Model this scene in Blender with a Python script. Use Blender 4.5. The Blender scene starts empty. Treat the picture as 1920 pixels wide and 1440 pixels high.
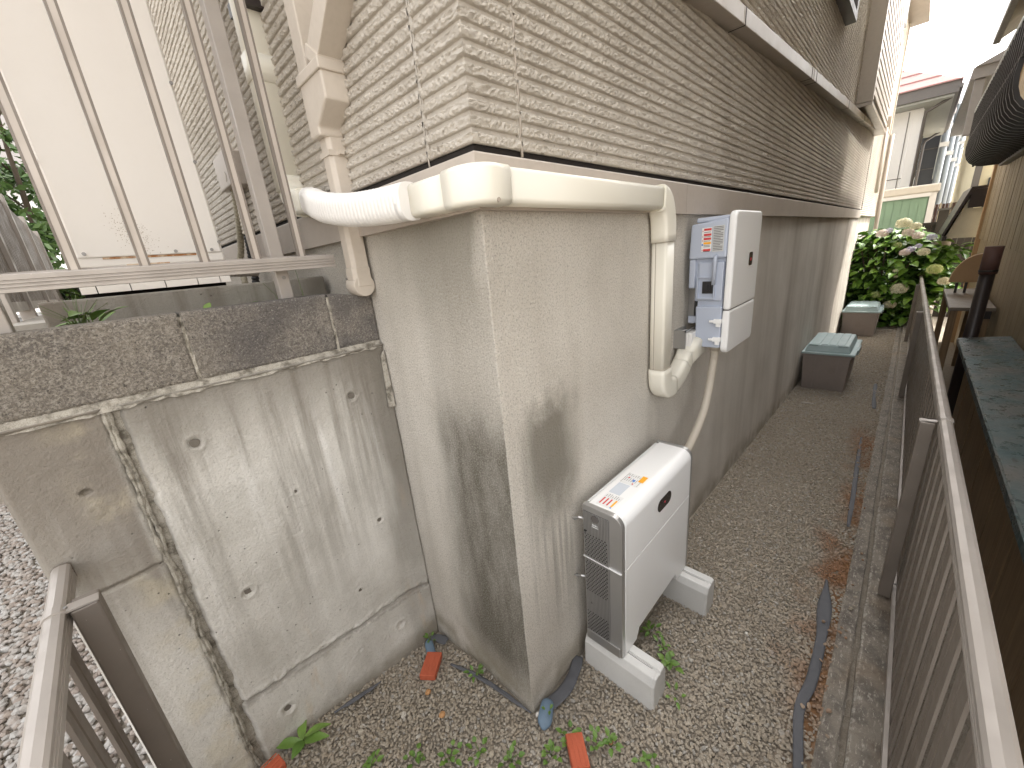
import bpy, bmesh, math, random
import numpy as np
from mathutils import Vector, Matrix
random.seed(7)
rng = np.random.default_rng(7)
S = bpy.context.scene
COL = S.collection
R = math.radians

# ---------------------------------------------------------------- camera
def make_camera():
    yaw, pitch, roll = R(45.6), R(-17.8), R(-5.4)
    fwd = Vector((math.cos(pitch) * math.cos(yaw), math.cos(pitch) * math.sin(yaw), math.sin(pitch)))
    right = Vector((math.sin(yaw), -math.cos(yaw), 0))
    up = right.cross(fwd)
    r2 = right * math.cos(roll) + up * math.sin(roll)
    u2 = -right * math.sin(roll) + up * math.cos(roll)
    cam = bpy.data.cameras.new('camera')
    cam.sensor_width = 36
    cam.lens = 735 / 1920 * 36
    cam.clip_start = 0.02
    cam.clip_end = 3000
    o = bpy.data.objects.new('camera', cam)
    m = Matrix((r2, u2, -fwd)).transposed().to_4x4()
    m.translation = Vector((-0.702, -0.769, 1.65))
    o.matrix_world = m
    COL.objects.link(o)
    S.camera = o
make_camera()

# ---------------------------------------------------------------- light
SUN_DIR = Vector((0.80 * math.cos(R(48)), -0.60 * math.cos(R(48)), math.sin(R(48))))   # towards the sun
W = bpy.data.worlds.new('World')
S.world = W
W.use_nodes = True
wn = W.node_tree.nodes
wl = W.node_tree.links
sky = wn.new('ShaderNodeTexSky')
sky.sky_type = 'NISHITA'
sky.sun_disc = False
sky.sun_elevation = R(48)
sky.sun_rotation = math.atan2(SUN_DIR.x, SUN_DIR.y)
sky.air_density = 1.0
sky.dust_density = 4.0
sky.ozone_density = 1.0
hs = wn.new('ShaderNodeHueSaturation')          # thin white cloud: the sky keeps its light, loses its blue
hs.inputs['Saturation'].default_value = 0.10
warm = wn.new('ShaderNodeMixRGB')
warm.blend_type = 'MULTIPLY'
warm.inputs[0].default_value = 1.0
warm.inputs[2].default_value = (1.70, 1.66, 1.61, 1)   # bright veil of cloud
wl.new(sky.outputs[0], hs.inputs['Color'])
wl.new(hs.outputs[0], warm.inputs[1])
wl.new(warm.outputs[0], wn['Background'].inputs[0])
wn['Background'].inputs[1].default_value = 0.15
sun = bpy.data.lights.new('sun', 'SUN')
sun.energy = 2.0
sun.angle = R(1.5)
sun.color = (1.0, 0.95, 0.86)
so = bpy.data.objects.new('sun', sun)
so.rotation_euler = SUN_DIR.to_track_quat('Z', 'Y').to_euler()
COL.objects.link(so)
S.view_settings.view_transform = 'Standard'
S.view_settings.look = 'None'
S.view_settings.gamma = 1
S.view_settings.use_curve_mapping = False
S.view_settings.exposure = 1.60
try:
    S.cycles.max_bounces = 8
    S.cycles.diffuse_bounces = 5
except Exception:
    pass

# ---------------------------------------------------------------- mesh helpers
LOC = {}
class MB:
    def __init__(self):
        self.v = []; self.f = []; self.mi = []; self.sm = []
    def add(self, vs, fs, smooth=False, mi=0):
        b = len(self.v)
        self.v += [tuple(map(float, p)) for p in vs]
        for f in fs:
            self.f.append([b + int(i) for i in f]); self.mi.append(mi); self.sm.append(smooth)
        return self
    def box(self, x0, x1, y0, y1, z0, z1, mi=0):
        v = [(x0,y0,z0),(x1,y0,z0),(x1,y1,z0),(x0,y1,z0),(x0,y0,z1),(x1,y0,z1),(x1,y1,z1),(x0,y1,z1)]
        return self.add(v, [(0,3,2,1),(4,5,6,7),(0,1,5,4),(1,2,6,5),(2,3,7,6),(3,0,4,7)], mi=mi)
    def hexa(self, bot, top, mi=0):
        return self.add(list(bot) + list(top), [(3,2,1,0),(4,5,6,7),(0,1,5,4),(1,2,6,5),(2,3,7,6),(3,0,4,7)], mi=mi)
    def prism(self, poly, axis, a0, a1, mi=0, smooth=False):
        n = len(poly)
        def P(p, a):
            return {'x': (a, p[0], p[1]), 'y': (p[0], a, p[1]), 'z': (p[0], p[1], a)}[axis]
        v = [P(p, a0) for p in poly] + [P(p, a1) for p in poly]
        b = len(self.v)
        self.add(v, [list(range(n))[::-1], list(range(n, 2*n))], mi=mi)
        for i in range(n):
            j = (i + 1) % n
            self.f.append([b+i, b+j, b+n+j, b+n+i]); self.mi.append(mi); self.sm.append(smooth)
        return self
    def tube(self, path, prof=None, r=0.01, n=10, scale=None, smooth=True, up=(0,0,1), caps=True, mi=0):
        path = [Vector(p) for p in path]
        if prof is None:
            prof = [(math.cos(2*math.pi*i/n), math.sin(2*math.pi*i/n)) for i in range(n)]
        else:
            r = 1
        n = len(prof)
        vs = []
        side = None
        for i, p in enumerate(path):
            t = (path[min(i+1, len(path)-1)] - path[max(i-1, 0)]).normalized()
            if side is None:
                u = Vector(up)
                if abs(t.dot(u)) > .98: u = Vector((1,0,0)) if abs(t.x) < .9 else Vector((0,1,0))
                side = t.cross(u).normalized()
            else:
                side = (side - t * side.dot(t)).normalized()
            nn = side.cross(t)
            k = r * (scale[i] if scale is not None else 1)
            for a, b in prof:
                vs.append(p + side * (a*k) + nn * (b*k))
        fs = []
        for i in range(len(path)-1):
            for j in range(n):
                k = (j+1) % n
                fs.append((i*n+j, i*n+k, (i+1)*n+k, (i+1)*n+j))
        self.add(vs, fs, smooth=smooth, mi=mi)
        if caps:
            b = len(self.v) - len(vs)
            self.f.append([b+j for j in range(n)][::-1]); self.mi.append(mi); self.sm.append(False)
            self.f.append([b+(len(path)-1)*n+j for j in range(n)]); self.mi.append(mi); self.sm.append(False)
        return self
    def cyl(self, p0, p1, r, n=16, r1=None):
        return self.tube([p0, p1], r=r, n=n, scale=[1, (r1/r if r1 is not None else 1)])
    def build(self, name, mat, parent=None, bevel=0, seg=2, label=None):
        off = Vector((0,0,0))
        if parent is not None: off = LOC[parent.name]
        me = bpy.data.meshes.new(name)
        me.from_pydata([(a-off.x, b-off.y, c-off.z) for a,b,c in self.v], [], self.f)
        mats = mat if isinstance(mat, (list, tuple)) else [mat]
        for m in mats: me.materials.append(m)
        me.polygons.foreach_set('use_smooth', self.sm)
        if len(mats) > 1: me.polygons.foreach_set('material_index', self.mi)
        bm = bmesh.new(); bm.from_mesh(me)
        bmesh.ops.recalc_face_normals(bm, faces=bm.faces); bm.to_mesh(me); bm.free()
        return link(name, me, parent, off, bevel, seg, label)

def link(name, me, parent=None, off=Vector((0,0,0)), bevel=0, seg=2, label=None):
    o = bpy.data.objects.new(name, me)
    COL.objects.link(o)
    if parent is not None:
        o.parent = parent
    LOC[o.name] = off
    if bevel:
        b = o.modifiers.new('bevel', 'BEVEL'); b.width = bevel; b.segments = seg; b.limit_method = 'ANGLE'; b.angle_limit = R(35)
        b.harden_normals = False
    if label: o['label'] = label
    return o

def thing(name, label, cat, loc=(0,0,0), group=None):
    o = bpy.data.objects.new(name, None)
    o.empty_display_size = .05
    o.location = loc
    COL.objects.link(o)
    LOC[o.name] = Vector(loc)
    o['label'] = label; o['category'] = cat
    if group: o['group'] = group
    return o
def tag(o, label, cat, group=None):
    o['label'] = label; o['category'] = cat
    if group: o['group'] = group
    return o
def kind(o, k):
    o['kind'] = k
    return o
def copy_tree(o, parent=None):
    c = o.copy(); COL.objects.link(c)
    LOC[c.name] = LOC[o.name]
    if parent is not None: c.parent = parent
    for ch in list(o.children): copy_tree(ch, c)
    return c

def fast_mesh(name, V, F, mat, parent=None, smooth=False):
    off = LOC[parent.name] if parent is not None else Vector((0,0,0))
    V = np.asarray(V, dtype=np.float32) - np.array(off, dtype=np.float32)
    F = np.asarray(F, dtype=np.int32)
    k = F.shape[1]
    me = bpy.data.meshes.new(name)
    me.vertices.add(len(V)); me.vertices.foreach_set('co', V.ravel())
    me.loops.add(F.size); me.loops.foreach_set('vertex_index', F.ravel())
    me.polygons.add(len(F))
    me.polygons.foreach_set('loop_start', np.arange(0, F.size, k, dtype=np.int32))
    me.polygons.foreach_set('use_smooth', np.full(len(F), smooth))
    me.update(calc_edges=True); me.validate()
    me.materials.append(mat)
    return link(name, me, parent, off)

def grid_mesh(name, P, mat, parent=None, smooth=False, flip=False):
    h, w, _ = P.shape
    idx = np.arange(h*w).reshape(h, w)
    F = np.stack([idx[:-1,:-1], idx[:-1,1:], idx[1:,1:], idx[1:,:-1]], -1).reshape(-1, 4)
    if flip: F = F[:, ::-1]
    return fast_mesh(name, P.reshape(-1, 3), F, mat, parent, smooth)

def vn(u, v, seed=0):
    """smooth value noise, -1..1"""
    u = np.asarray(u, float); v = np.asarray(v, float)
    g = np.random.default_rng(seed).uniform(-1, 1, (256, 256))
    iu = np.floor(u).astype(int); iv = np.floor(v).astype(int)
    fu = u - iu; fv = v - iv
    fu = fu*fu*(3-2*fu); fv = fv*fv*(3-2*fv)
    a = g[iu & 255, iv & 255]; b = g[(iu+1) & 255, iv & 255]; c = g[iu & 255, (iv+1) & 255]; d = g[(iu+1) & 255, (iv+1) & 255]
    return (a*(1-fu)+b*fu)*(1-fv) + (c*(1-fu)+d*fu)*fv
def fbm(u, v, seed=0, oct=4):
    s = 0; a = 1; t = 0
    for i in range(oct):
        s = s + a*vn(u*2**i, v*2**i, seed+i); t += a; a *= .5
    return s/t
def sstep(a, b, x):
    t = np.clip((x-a)/(b-a), 0, 1)
    return t*t*(3-2*t)

# ---------------------------------------------------------------- material helpers
class Mat:
    def __init__(self, name, rough=.7, metal=0, spec=.5, world=False):
        self.m = bpy.data.materials.new(name); self.m.use_nodes = True
        self.nt = self.m.node_tree; self.b = self.nt.nodes['Principled BSDF']
        self.b.inputs['Roughness'].default_value = rough
        self.b.inputs['Metallic'].default_value = metal
        self.b.inputs['Specular IOR Level'].default_value = spec
        g = self.nt.nodes.new('ShaderNodeNewGeometry')
        self.geo = g
        if world:
            self.co = g.outputs['Position']
        else:
            t = self.nt.nodes.new('ShaderNodeTexCoord'); oi = self.nt.nodes.new('ShaderNodeObjectInfo')
            a = self.nt.nodes.new('ShaderNodeVectorMath'); a.operation = 'MULTIPLY_ADD'
            a.inputs[1].default_value = (1,1,1)
            s = self.nt.nodes.new('ShaderNodeVectorMath'); s.operation = 'SCALE'; s.inputs[0].default_value = (7, 5, 3)
            self.L(oi.outputs['Random'], s.inputs['Scale'])
            self.L(t.outputs['Object'], a.inputs[0]); self.L(s.outputs[0], a.inputs[2])
            self.co = a.outputs[0]
        self.h = None
    def L(self, a, b): self.nt.links.new(a, b)
    def val(self, x, sock):
        if hasattr(x, 'is_linked') or isinstance(x, bpy.types.NodeSocket): self.L(x, sock)
        elif isinstance(x, (tuple, list)) and len(x) == 3 and sock.type == 'RGBA': sock.default_value = (*x, 1)
        else: sock.default_value = x
    def scale(self, s):
        n = self.nt.nodes.new('ShaderNodeMapping'); self.L(self.co, n.inputs[0])
        n.inputs['Scale'].default_value = s if isinstance(s, tuple) else (s, s, s)
        return n.outputs[0]
    def noise(self, s=5, detail=4, rough=.55, dist=0):
        n = self.nt.nodes.new('ShaderNodeTexNoise')
        if isinstance(s, tuple): self.L(self.scale(s), n.inputs['Vector']); n.inputs['Scale'].default_value = 1
        else: self.L(self.co, n.inputs['Vector']); n.inputs['Scale'].default_value = s
        n.inputs['Detail'].default_value = detail; n.inputs['Roughness'].default_value = rough; n.inputs['Distortion'].default_value = dist
        return n.outputs['Fac']
    def voro(self, s=20, feature='F1', out='Distance'):
        n = self.nt.nodes.new('ShaderNodeTexVoronoi'); n.feature = feature
        if isinstance(s, tuple): self.L(self.scale(s), n.inputs['Vector']); n.inputs['Scale'].default_value = 1
        else: self.L(self.co, n.inputs['Vector']); n.inputs['Scale'].default_value = s
        return n.outputs[out]
    def math(self, op, a, b=0.0, c=None):
        n = self.nt.nodes.new('ShaderNodeMath'); n.operation = op
        self.val(a, n.inputs[0]); self.val(b, n.inputs[1])
        if c is not None: self.val(c, n.inputs[2])
        return n.outputs[0]
    def mr(self, v, a, b, c=0.0, d=1.0, smooth=True):
        n = self.nt.nodes.new('ShaderNodeMapRange'); n.interpolation_type = 'SMOOTHSTEP' if smooth else 'LINEAR'
        self.val(v, n.inputs[0])
        for i, x in zip((1,2,3,4), (a,b,c,d)): n.inputs[i].default_value = x
        return n.outputs[0]
    def mix(self, fac, a, b, mode='MIX'):
        n = self.nt.nodes.new('ShaderNodeMixRGB'); n.blend_type = mode
        self.val(fac, n.inputs[0]); self.val(a, n.inputs[1]); self.val(b, n.inputs[2])
        return n.outputs[0]
    def xyz(self):
        n = self.nt.nodes.new('ShaderNodeSeparateXYZ'); self.L(self.geo.outputs['Position'], n.inputs[0])
        return n.outputs
    def island(self): return self.geo.outputs['Random Per Island']
    def ramp(self, fac, stops):
        n = self.nt.nodes.new('ShaderNodeValToRGB'); self.val(fac, n.inputs[0])
        e = n.color_ramp.elements
        while len(e) < len(stops): e.new(.5)
        for i, (p, c) in enumerate(stops): e[i].position = p; e[i].color = (*c, 1)
        return n.outputs[0]
    def bump(self, h, strength=.5, dist=.002):
        n = self.nt.nodes.new('ShaderNodeBump'); self.val(h, n.inputs['Height'])
        n.inputs['Strength'].default_value = strength; n.inputs['Distance'].default_value = dist
        if self.h is not None: self.L(self.h, n.inputs['Normal'])
        self.h = n.outputs[0]
        self.L(self.h, self.b.inputs['Normal'])
    def color(self, c): self.val(c, self.b.inputs['Base Color']); return self
    def rough(self, r): self.val(r, self.b.inputs['Roughness'])

def plain(name, col, rough=.5, metal=0, dirt=.25, dscale=6, dcol=None, spec=.5, bump=0, world=False):
    m = Mat(name, rough, metal, spec, world)
    n = m.noise(dscale, 6, .65)
    d = dcol or tuple(c*.72 for c in col)
    f = m.mr(n, .42, .78, 0, dirt*2)
    f2 = m.math('MULTIPLY', m.mr(m.noise(dscale*17, 3), .4, .8, 0, 1), dirt)
    c = m.mix(f, col, d)
    c = m.mix(f2, c, d)
    m.color(c)
    m.rough(m.mr(m.noise(dscale*3, 4), .3, .7, max(0.03, rough-.03), min(1, rough+.05)))
    if bump: m.bump(m.noise(220, 3), bump, .001)
    return m.m

# --- foundation render
def mat_stucco():
    m = Mat('stucco', .9, world=True)
    x, y, z = m.xyz()[:3]
    base = m.mix(m.mr(m.noise(2.2, 5), .35, .7), (.74, .695, .625), (.64, .595, .525))
    streak = m.noise((9, 9, .55), 5, .6)
    base = m.mix(m.mr(streak, .48, .74, 0, .24), base, (.42, .38, .32))
    base = m.mix(m.mr(streak, .30, .46, .20, 0), base, (.72, .69, .64))
    spk = m.noise(165, 4, .75)
    base = m.mix(m.mr(spk, .50, .62, 0, .62), base, (.33, .30, .255))
    base = m.mix(m.mr(m.noise(140, 3, .7), .55, .66, 0, .5), base, (.86, .83, .78))
    # algae-dark weathering on the narrow face, in a band beside the corner
    wob = m.math('MULTIPLY', m.math('SUBTRACT', m.noise((6, 6, 1.6), 4), .5), .20)
    yy = m.math('ADD', y, wob)
    band = m.math('MULTIPLY', m.mr(y, .0003, .0030, 0, 1), m.mr(yy, .24, .44, 1, 0))
    vert = m.math('MULTIPLY', m.mr(m.math('ADD', z, wob), -.02, .25, .30, 1), m.mr(m.math('ADD', z, wob), 1.05, 1.30, 1, .30))
    d = m.math('MULTIPLY', m.math('MULTIPLY', band, vert), m.mr(m.noise((6, 6, 2.2), 6, .68), .25, .60, .62, 1))
    d = m.math('MULTIPLY', d, m.mr(x, .02, .03, 1, 0))
    d = m.math('MULTIPLY', d, m.mr(m.noise(170, 3, .7), .36, .56, .72, 1))
    base = m.mix(m.math('MULTIPLY', d, .95), base, (.105, .092, .064))
    top = m.math('MULTIPLY', m.math('MULTIPLY', m.mr(z, 1.35, 1.75, 0, 1), m.mr(yy, .0, .05)), m.mr(yy, .16, .75, 1, .25))
    top = m.math('MULTIPLY', top, m.mr(x, .02, .03, 1, 0))
    base = m.mix(m.math('MULTIPLY', top, .70), base, (.24, .22, .175))
    # blot and its drips on the wide face
    xx = m.math('ADD', x, m.math('MULTIPLY', m.math('SUBTRACT', m.noise((9, 9, 2.5), 4), .5), .16))
    zz = m.math('ADD', z, m.math('MULTIPLY', m.math('SUBTRACT', m.noise((16, 16, 9), 4), .5), .25))
    b = m.math('MULTIPLY', m.mr(xx, .04, .16), m.mr(xx, .26, .40, 1, 0))
    b = m.math('MULTIPLY', b, m.math('MULTIPLY', m.mr(zz, .62, .95), m.mr(zz, 1.12, 1.26, 1, 0)))
    b2 = m.math('MULTIPLY', m.math('MULTIPLY', m.mr(xx, .05, .12), m.mr(xx, .24, .32, 1, 0)), m.math('MULTIPLY', m.mr(zz, .18, .6), m.mr(zz, .9, 1.1, 1, 0)))
    b2 = m.math('MULTIPLY', b2, m.mr(m.noise((45, 45, 1.2), 3), .42, .62))
    bb = m.math('MAXIMUM', m.math('MULTIPLY', b, .76), m.math('MULTIPLY', b2, .42))
    bb = m.math('MULTIPLY', bb, m.mr(x, .01, .04))
    base = m.mix(bb, base, (.15, .135, .10))
    # long brown runs farther along the side passage
    run = m.math('MULTIPLY', m.mr(m.noise((1.5, 1.5, .10), 5, .6), .38, .68), m.mr(x, 1.2, 3.0))
    base = m.mix(m.math('MULTIPLY', run, .55), base, (.29, .24, .185))
    foot = m.math('MULTIPLY', m.mr(m.math('ADD', z, m.math('MULTIPLY', x, .03)), .02, .20, 1, 0), m.mr(m.noise(5, 4), .35, .6))
    base = m.mix(m.math('MULTIPLY', foot, .6), base, (.24, .195, .12))
    m.color(base)
    m.bump(m.noise(150, 4, .75), .9, .009)
    m.bump(m.voro(120), .35, .004)
    m.bump(m.noise(3, 2), .35, .02)
    return m.m

def mat_concrete():
    m = Mat('cast_concrete', .88, world=True)
    x, y, z = m.xyz()[:3]
    base = m.mix(m.mr(m.noise(3.0, 6, .6), .35, .7), (.71, .685, .635), (.55, .525, .475))
    st = m.noise((13, 13, .7), 5, .62)
    base = m.mix(m.math('MULTIPLY', m.mr(st, .43, .66), m.mr(z, .35, 1.25, .15, .92)), base, (.25, .225, .19))
    base = m.mix(m.math('MULTIPLY', m.mr(m.noise((22, 22, .8), 4), .55, .72), m.mr(z, .3, 1.0, .15, .6)), base, (.86, .84, .80))
    zt = m.math('ADD', z, m.math('MULTIPLY', m.math('SUBTRACT', m.noise((8, 8, 3), 5), .5), .30))
    base = m.mix(m.mr(zt, 1.05, 1.38, 0, .72), base, (.20, .18, .15))
    # the right hand end, beside the house, is darker in colour; so is the whole end pier towards its top
    xr = m.math('ADD', x, m.math('MULTIPLY', m.math('SUBTRACT', m.noise((10, 10, 2), 4), .5), .14))
    base = m.mix(m.math('MULTIPLY', m.mr(xr, -.17, -.05), m.mr(z, .2, .9, .35, .85)), base, (.19, .17, .14))
    pier = m.math('MULTIPLY', m.mr(xr, -.80, -.76, 1, 0), m.mr(zt, .45, 1.2, 0, .90))
    base = m.mix(pier, base, (.25, .22, .185))
    yel = m.math('MULTIPLY', m.math('MULTIPLY', m.mr(xr, -.90, -.82), m.mr(xr, -.80, -.74, 1, 0)), m.mr(m.noise(7, 4), .45, .62, 0, .45))
    base = m.mix(yel, base, (.60, .53, .38))
    rust = m.math('MULTIPLY', m.mr(m.noise((11, 11, 2.4), 5, .6), .58, .74, 0, .38), m.mr(z, .9, .5))
    base = m.mix(rust, base, (.62, .45, .28))
    pit = m.mr(m.voro(34), .035, .10, 1, 0)
    pit = m.math('MULTIPLY', pit, m.mr(m.noise(15, 2), .50, .58))
    base = m.mix(m.math('MULTIPLY', pit, .8), base, (.09, .08, .07))
    base = m.mix(m.mr(m.noise(160, 3), .5, .8, 0, .35), base, (.28, .26, .225))
    m.color(base)
    # crevice darkness put into the colour: upright joint, cold joint and foot
    jx = m.math('ABSOLUTE', m.math('ADD', m.math('ADD', x, .770), m.math('MULTIPLY', m.math('SUBTRACT', m.noise(40, 4, .7), .5), .05)))
    base = m.mix(m.mr(jx, .004, .030, .50, 0), base, (.24, .22, .19))
    jz = m.math('ABSOLUTE', m.math('ADD', m.math('ADD', m.math('SUBTRACT', z, .262), m.math('MULTIPLY', m.math('ADD', x, .4), .05)), m.math('MULTIPLY', m.math('SUBTRACT', m.noise(35, 4, .7), .5), .06)))
    base = m.mix(m.math('MULTIPLY', m.mr(jz, .003, .024, .58, 0), m.mr(x, -.76, -.74)), base, (.22, .195, .165))
    jp = m.math('ABSOLUTE', m.math('ADD', m.math('SUBTRACT', z, .910), m.math('MULTIPLY', m.math('SUBTRACT', m.noise(50, 4, .7), .5), .03)))
    base = m.mix(m.math('MULTIPLY', m.mr(jp, .002, .012, .5, 0), m.mr(x, -.78, -.79)), base, (.15, .13, .10))
    base = m.mix(m.mr(m.math('ADD', z, m.math('MULTIPLY', m.noise(14, 4), .10)), .03, .11, .6, 0), base, (.24, .20, .14))
    fine = m.noise(190, 4, .75)
    base = m.mix(m.mr(fine, .56, .70, 0, .45), base, (.20, .18, .15))
    m.color(base)
    m.bump(m.math('SUBTRACT', m.noise(110, 6, .75), pit), .9, .006)
    m.bump(m.noise(16, 4, .7), .4, .012)
    return m.m

def mat_block():
    m = Mat('weathered_block', .93, world=True)
    x, y, z = m.xyz()[:3]
    n = m.noise(6, 6, .65)
    base = m.mix(m.mr(n, .35, .68), (.29, .255, .21), (.185, .165, .145))
    base = m.mix(m.mr(m.noise(150, 4, .7), .42, .62, 0, .85), base, (.44, .40, .345))
    base = m.mix(m.mr(m.noise(95, 4, .7), .56, .70, 0, .85), base, (.055, .048, .045))
    base = m.mix(m.math('MULTIPLY', m.mr(x, -.62, -.40), m.mr(m.noise(5, 4), .35, .6, .2, .75)), base, (.11, .102, .102))
    m.color(base)
    base = m.mix(m.mr(m.noise(260, 3, .7), .54, .64, 0, .7), base, (.06, .052, .048))
    base = m.mix(m.mr(m.noise(210, 3, .7), .57, .66, 0, .6), base, (.52, .48, .42))
    m.color(base)
    m.bump(m.noise(150, 5, .75), 1.0, .010)
    return m.m

def mat_siding():
    m = Mat('siding_paint', .9, spec=.25, world=True)
    x, y, z = m.xyz()[:3]
    base = m.mix(m.mr(m.noise(3, 5), .35, .7), (.64, .595, .53), (.56, .515, .455))
    base = m.mix(m.mr(m.noise((5, 5, .8), 5, .6), .52, .74, 0, .42), base, (.40, .355, .30))
    base = m.mix(m.mr(m.noise(70, 4), .52, .8, 0, .30), base, (.32, .28, .23))
    blot = m.math('MULTIPLY', m.mr(m.noise(42, 2), .66, .70), m.mr(z, 2.0, 1.93))
    base = m.mix(m.math('MULTIPLY', blot, .6), base, (.16, .13, .10))
    m.color(base)
    m.bump(m.noise(210, 5, .7), .9, .006)
    return m.m

def mat_gravel():
    m = Mat('gravel_stone', .92, world=True)
    x, y, z = m.xyz()[:3]
    c = m.ramp(m.island(), [(0, (.31,.265,.21)), (.25, (.37,.325,.26)), (.5, (.42,.37,.305)), (.72, (.385,.325,.245)), (.88, (.45,.405,.335)), (.97, (.38,.36,.33)), (1, (.54,.50,.44))])
    c = m.mix(m.mr(m.noise(140, 3), .4, .75, 0, .4), c, (.19, .16, .125))
    rx = m.math('ADD', y, m.math('MULTIPLY', m.math('SUBTRACT', m.noise(4.5, 4), .5), .30))
    o = m.math('MULTIPLY', m.mr(rx, -.585, -.74), m.mr(m.noise(3.2, 4), .40, .60))
    o = m.math('MULTIPLY', o, m.math('MULTIPLY', m.mr(x, .45, .9), m.mr(x, 3.2, 4.2, 1, 0)))
    c = m.mix(m.math('MULTIPLY', o, .8), c, (.30, .135, .055))
    m.color(c)
    m.bump(m.noise(300, 3), .4, .002)
    return m.m
def mat_soil():
    m = Mat('soil', .97, world=True)
    x, y, z = m.xyz()[:3]
    c = m.mix(m.mr(m.noise(45, 5, .7), .35, .65), (.29, .25, .20), (.37, .325, .265))
    o = m.math('MULTIPLY', m.math('MULTIPLY', m.mr(y, -.66, -.73), m.mr(y, -.80, -.78)), m.math('MULTIPLY', m.mr(x, .3, .6), m.mr(x, 2.6, 3.4, 1, .15)))
    c = m.mix(m.math('MULTIPLY', o, m.mr(m.noise(9, 3), .3, .6)), c, (.32, .17, .08))
    m.color(c); m.bump(m.noise(120, 5, .7), 1, .012)
    return m.m
def mat_pebble():
    m = Mat('pebble', .7, world=True)
    c = m.ramp(m.island(), [(0, (.25,.205,.175)), (.2, (.32,.275,.24)), (.4, (.37,.35,.325)), (.6, (.41,.40,.38)), (.8, (.29,.235,.195)), (1, (.45,.44,.425))])
    m.color(m.mix(m.mr(m.noise(60, 3), .4, .8, 0, .3), c, (.2, .16, .13)))
    return m.m
def mat_curb():
    m = Mat('curb_concrete', .93, world=True)
    x, y, z = m.xyz()[:3]
    n = m.noise(11, 6, .7)
    c = m.mix(m.mr(n, .38, .66), (.27, .24, .20), (.15, .132, .115))
    c = m.mix(m.mr(m.noise((40, 110, 110), 4, .75), .53, .66, 0, .85), c, (.48, .44, .38))
    edge = m.math('MULTIPLY', m.mr(y, -.80, -.785), .45)
    c = m.mix(m.math('MULTIPLY', edge, m.mr(m.noise(30, 4), .4, .6)), c, (.46, .42, .36))
    edge2 = m.math('MULTIPLY', m.math('MULTIPLY', m.mr(y, -.875, -.866), m.mr(y, -.862, -.858, 1, 0)), .7)
    c = m.mix(m.math('MULTIPLY', edge2, m.mr(m.noise(60, 4), .4, .6)), c, (.48, .45, .40))
    o = m.mr(m.noise(4, 3), .56, .70, 0, .25)
    c = m.mix(o, c, (.27, .18, .10))
    m.color(c); m.bump(m.noise(120, 5, .7), .8, .006)
    return m.m
def mat_alu(name, col, rough=.38):
    m = Mat(name, rough, .30, .5)
    c = m.mix(m.mr(m.noise(9, 4), .4, .75, 0, .4), col, tuple(k*.75 for k in col))
    sp = m.math('MULTIPLY', m.mr(m.noise(190, 2), .76, .79), .6)
    c = m.mix(sp, c, (.75, .72, .68))
    m.color(c)
    m.rough(m.mr(m.noise(14, 4), .3, .7, rough-.10, rough+.15))
    return m.m
def mat_clean(name, col, rough):
    m = Mat(name, rough)
    m.color(m.mix(m.mr(m.noise(2.5, 2), .35, .7, 0, .04), col, tuple(k*.85 for k in col)))
    return m.m
def mat_timber(name, c1, c2, sc=(60, 60, 2.5), rough=.7):
    m = Mat(name, rough)
    c = m.mix(m.mr(m.noise(sc, 5, .6, .4), .3, .7), c1, c2)
    c = m.mix(m.mr(m.noise(3, 4), .45, .75, 0, .5), c, tuple(k*.5 for k in c1))
    m.color(c); m.bump(m.noise(sc, 4), .3, .003)
    return m.m
def mat_leaf(name, c1, c2, rough=.42):
    m = Mat(name, rough, world=True)
    m.color(m.mix(m.mr(m.noise(40, 2), .3, .7, 0, .35), m.ramp(m.island(), [(0, c1), (1, c2)]), tuple(k*.6 for k in c1)))
    try:
        m.b.inputs['Subsurface Weight'].default_value = 0.0
        m.b.inputs['Transmission Weight'].default_value = 0.0
    except Exception: pass
    return m.m
def mat_leaf_obj(name, c1, c2, rough=.42):
    m = Mat(name, rough)
    oi = m.nt.nodes.new('ShaderNodeObjectInfo')
    m.color(m.mix(m.mr(m.noise(30, 2), .3, .7, 0, .35), m.ramp(oi.outputs['Random'], [(0, c1), (1, c2)]), tuple(k*.6 for k in c1)))
    return m.m
def mat_print(name, paper, ink, rows=90, density=.5):
    """label paper with lines of tiny print"""
    m = Mat(name, .45)
    b = m.nt.nodes.new('ShaderNodeTexBrick')
    m.L(m.co, b.inputs['Vector'])
    b.inputs['Scale'].default_value = rows
    b.inputs['Color1'].default_value = (0,0,0,1); b.inputs['Color2'].default_value = (.6,.6,.6,1); b.inputs['Mortar'].default_value = (1,1,1,1)
    b.inputs['Mortar Size'].default_value = .22
    m.color(m.mix(m.math('MULTIPLY', m.mr(b.outputs['Color'], .3, .9, 1, 0), density), paper, ink))
    return m.m

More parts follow.
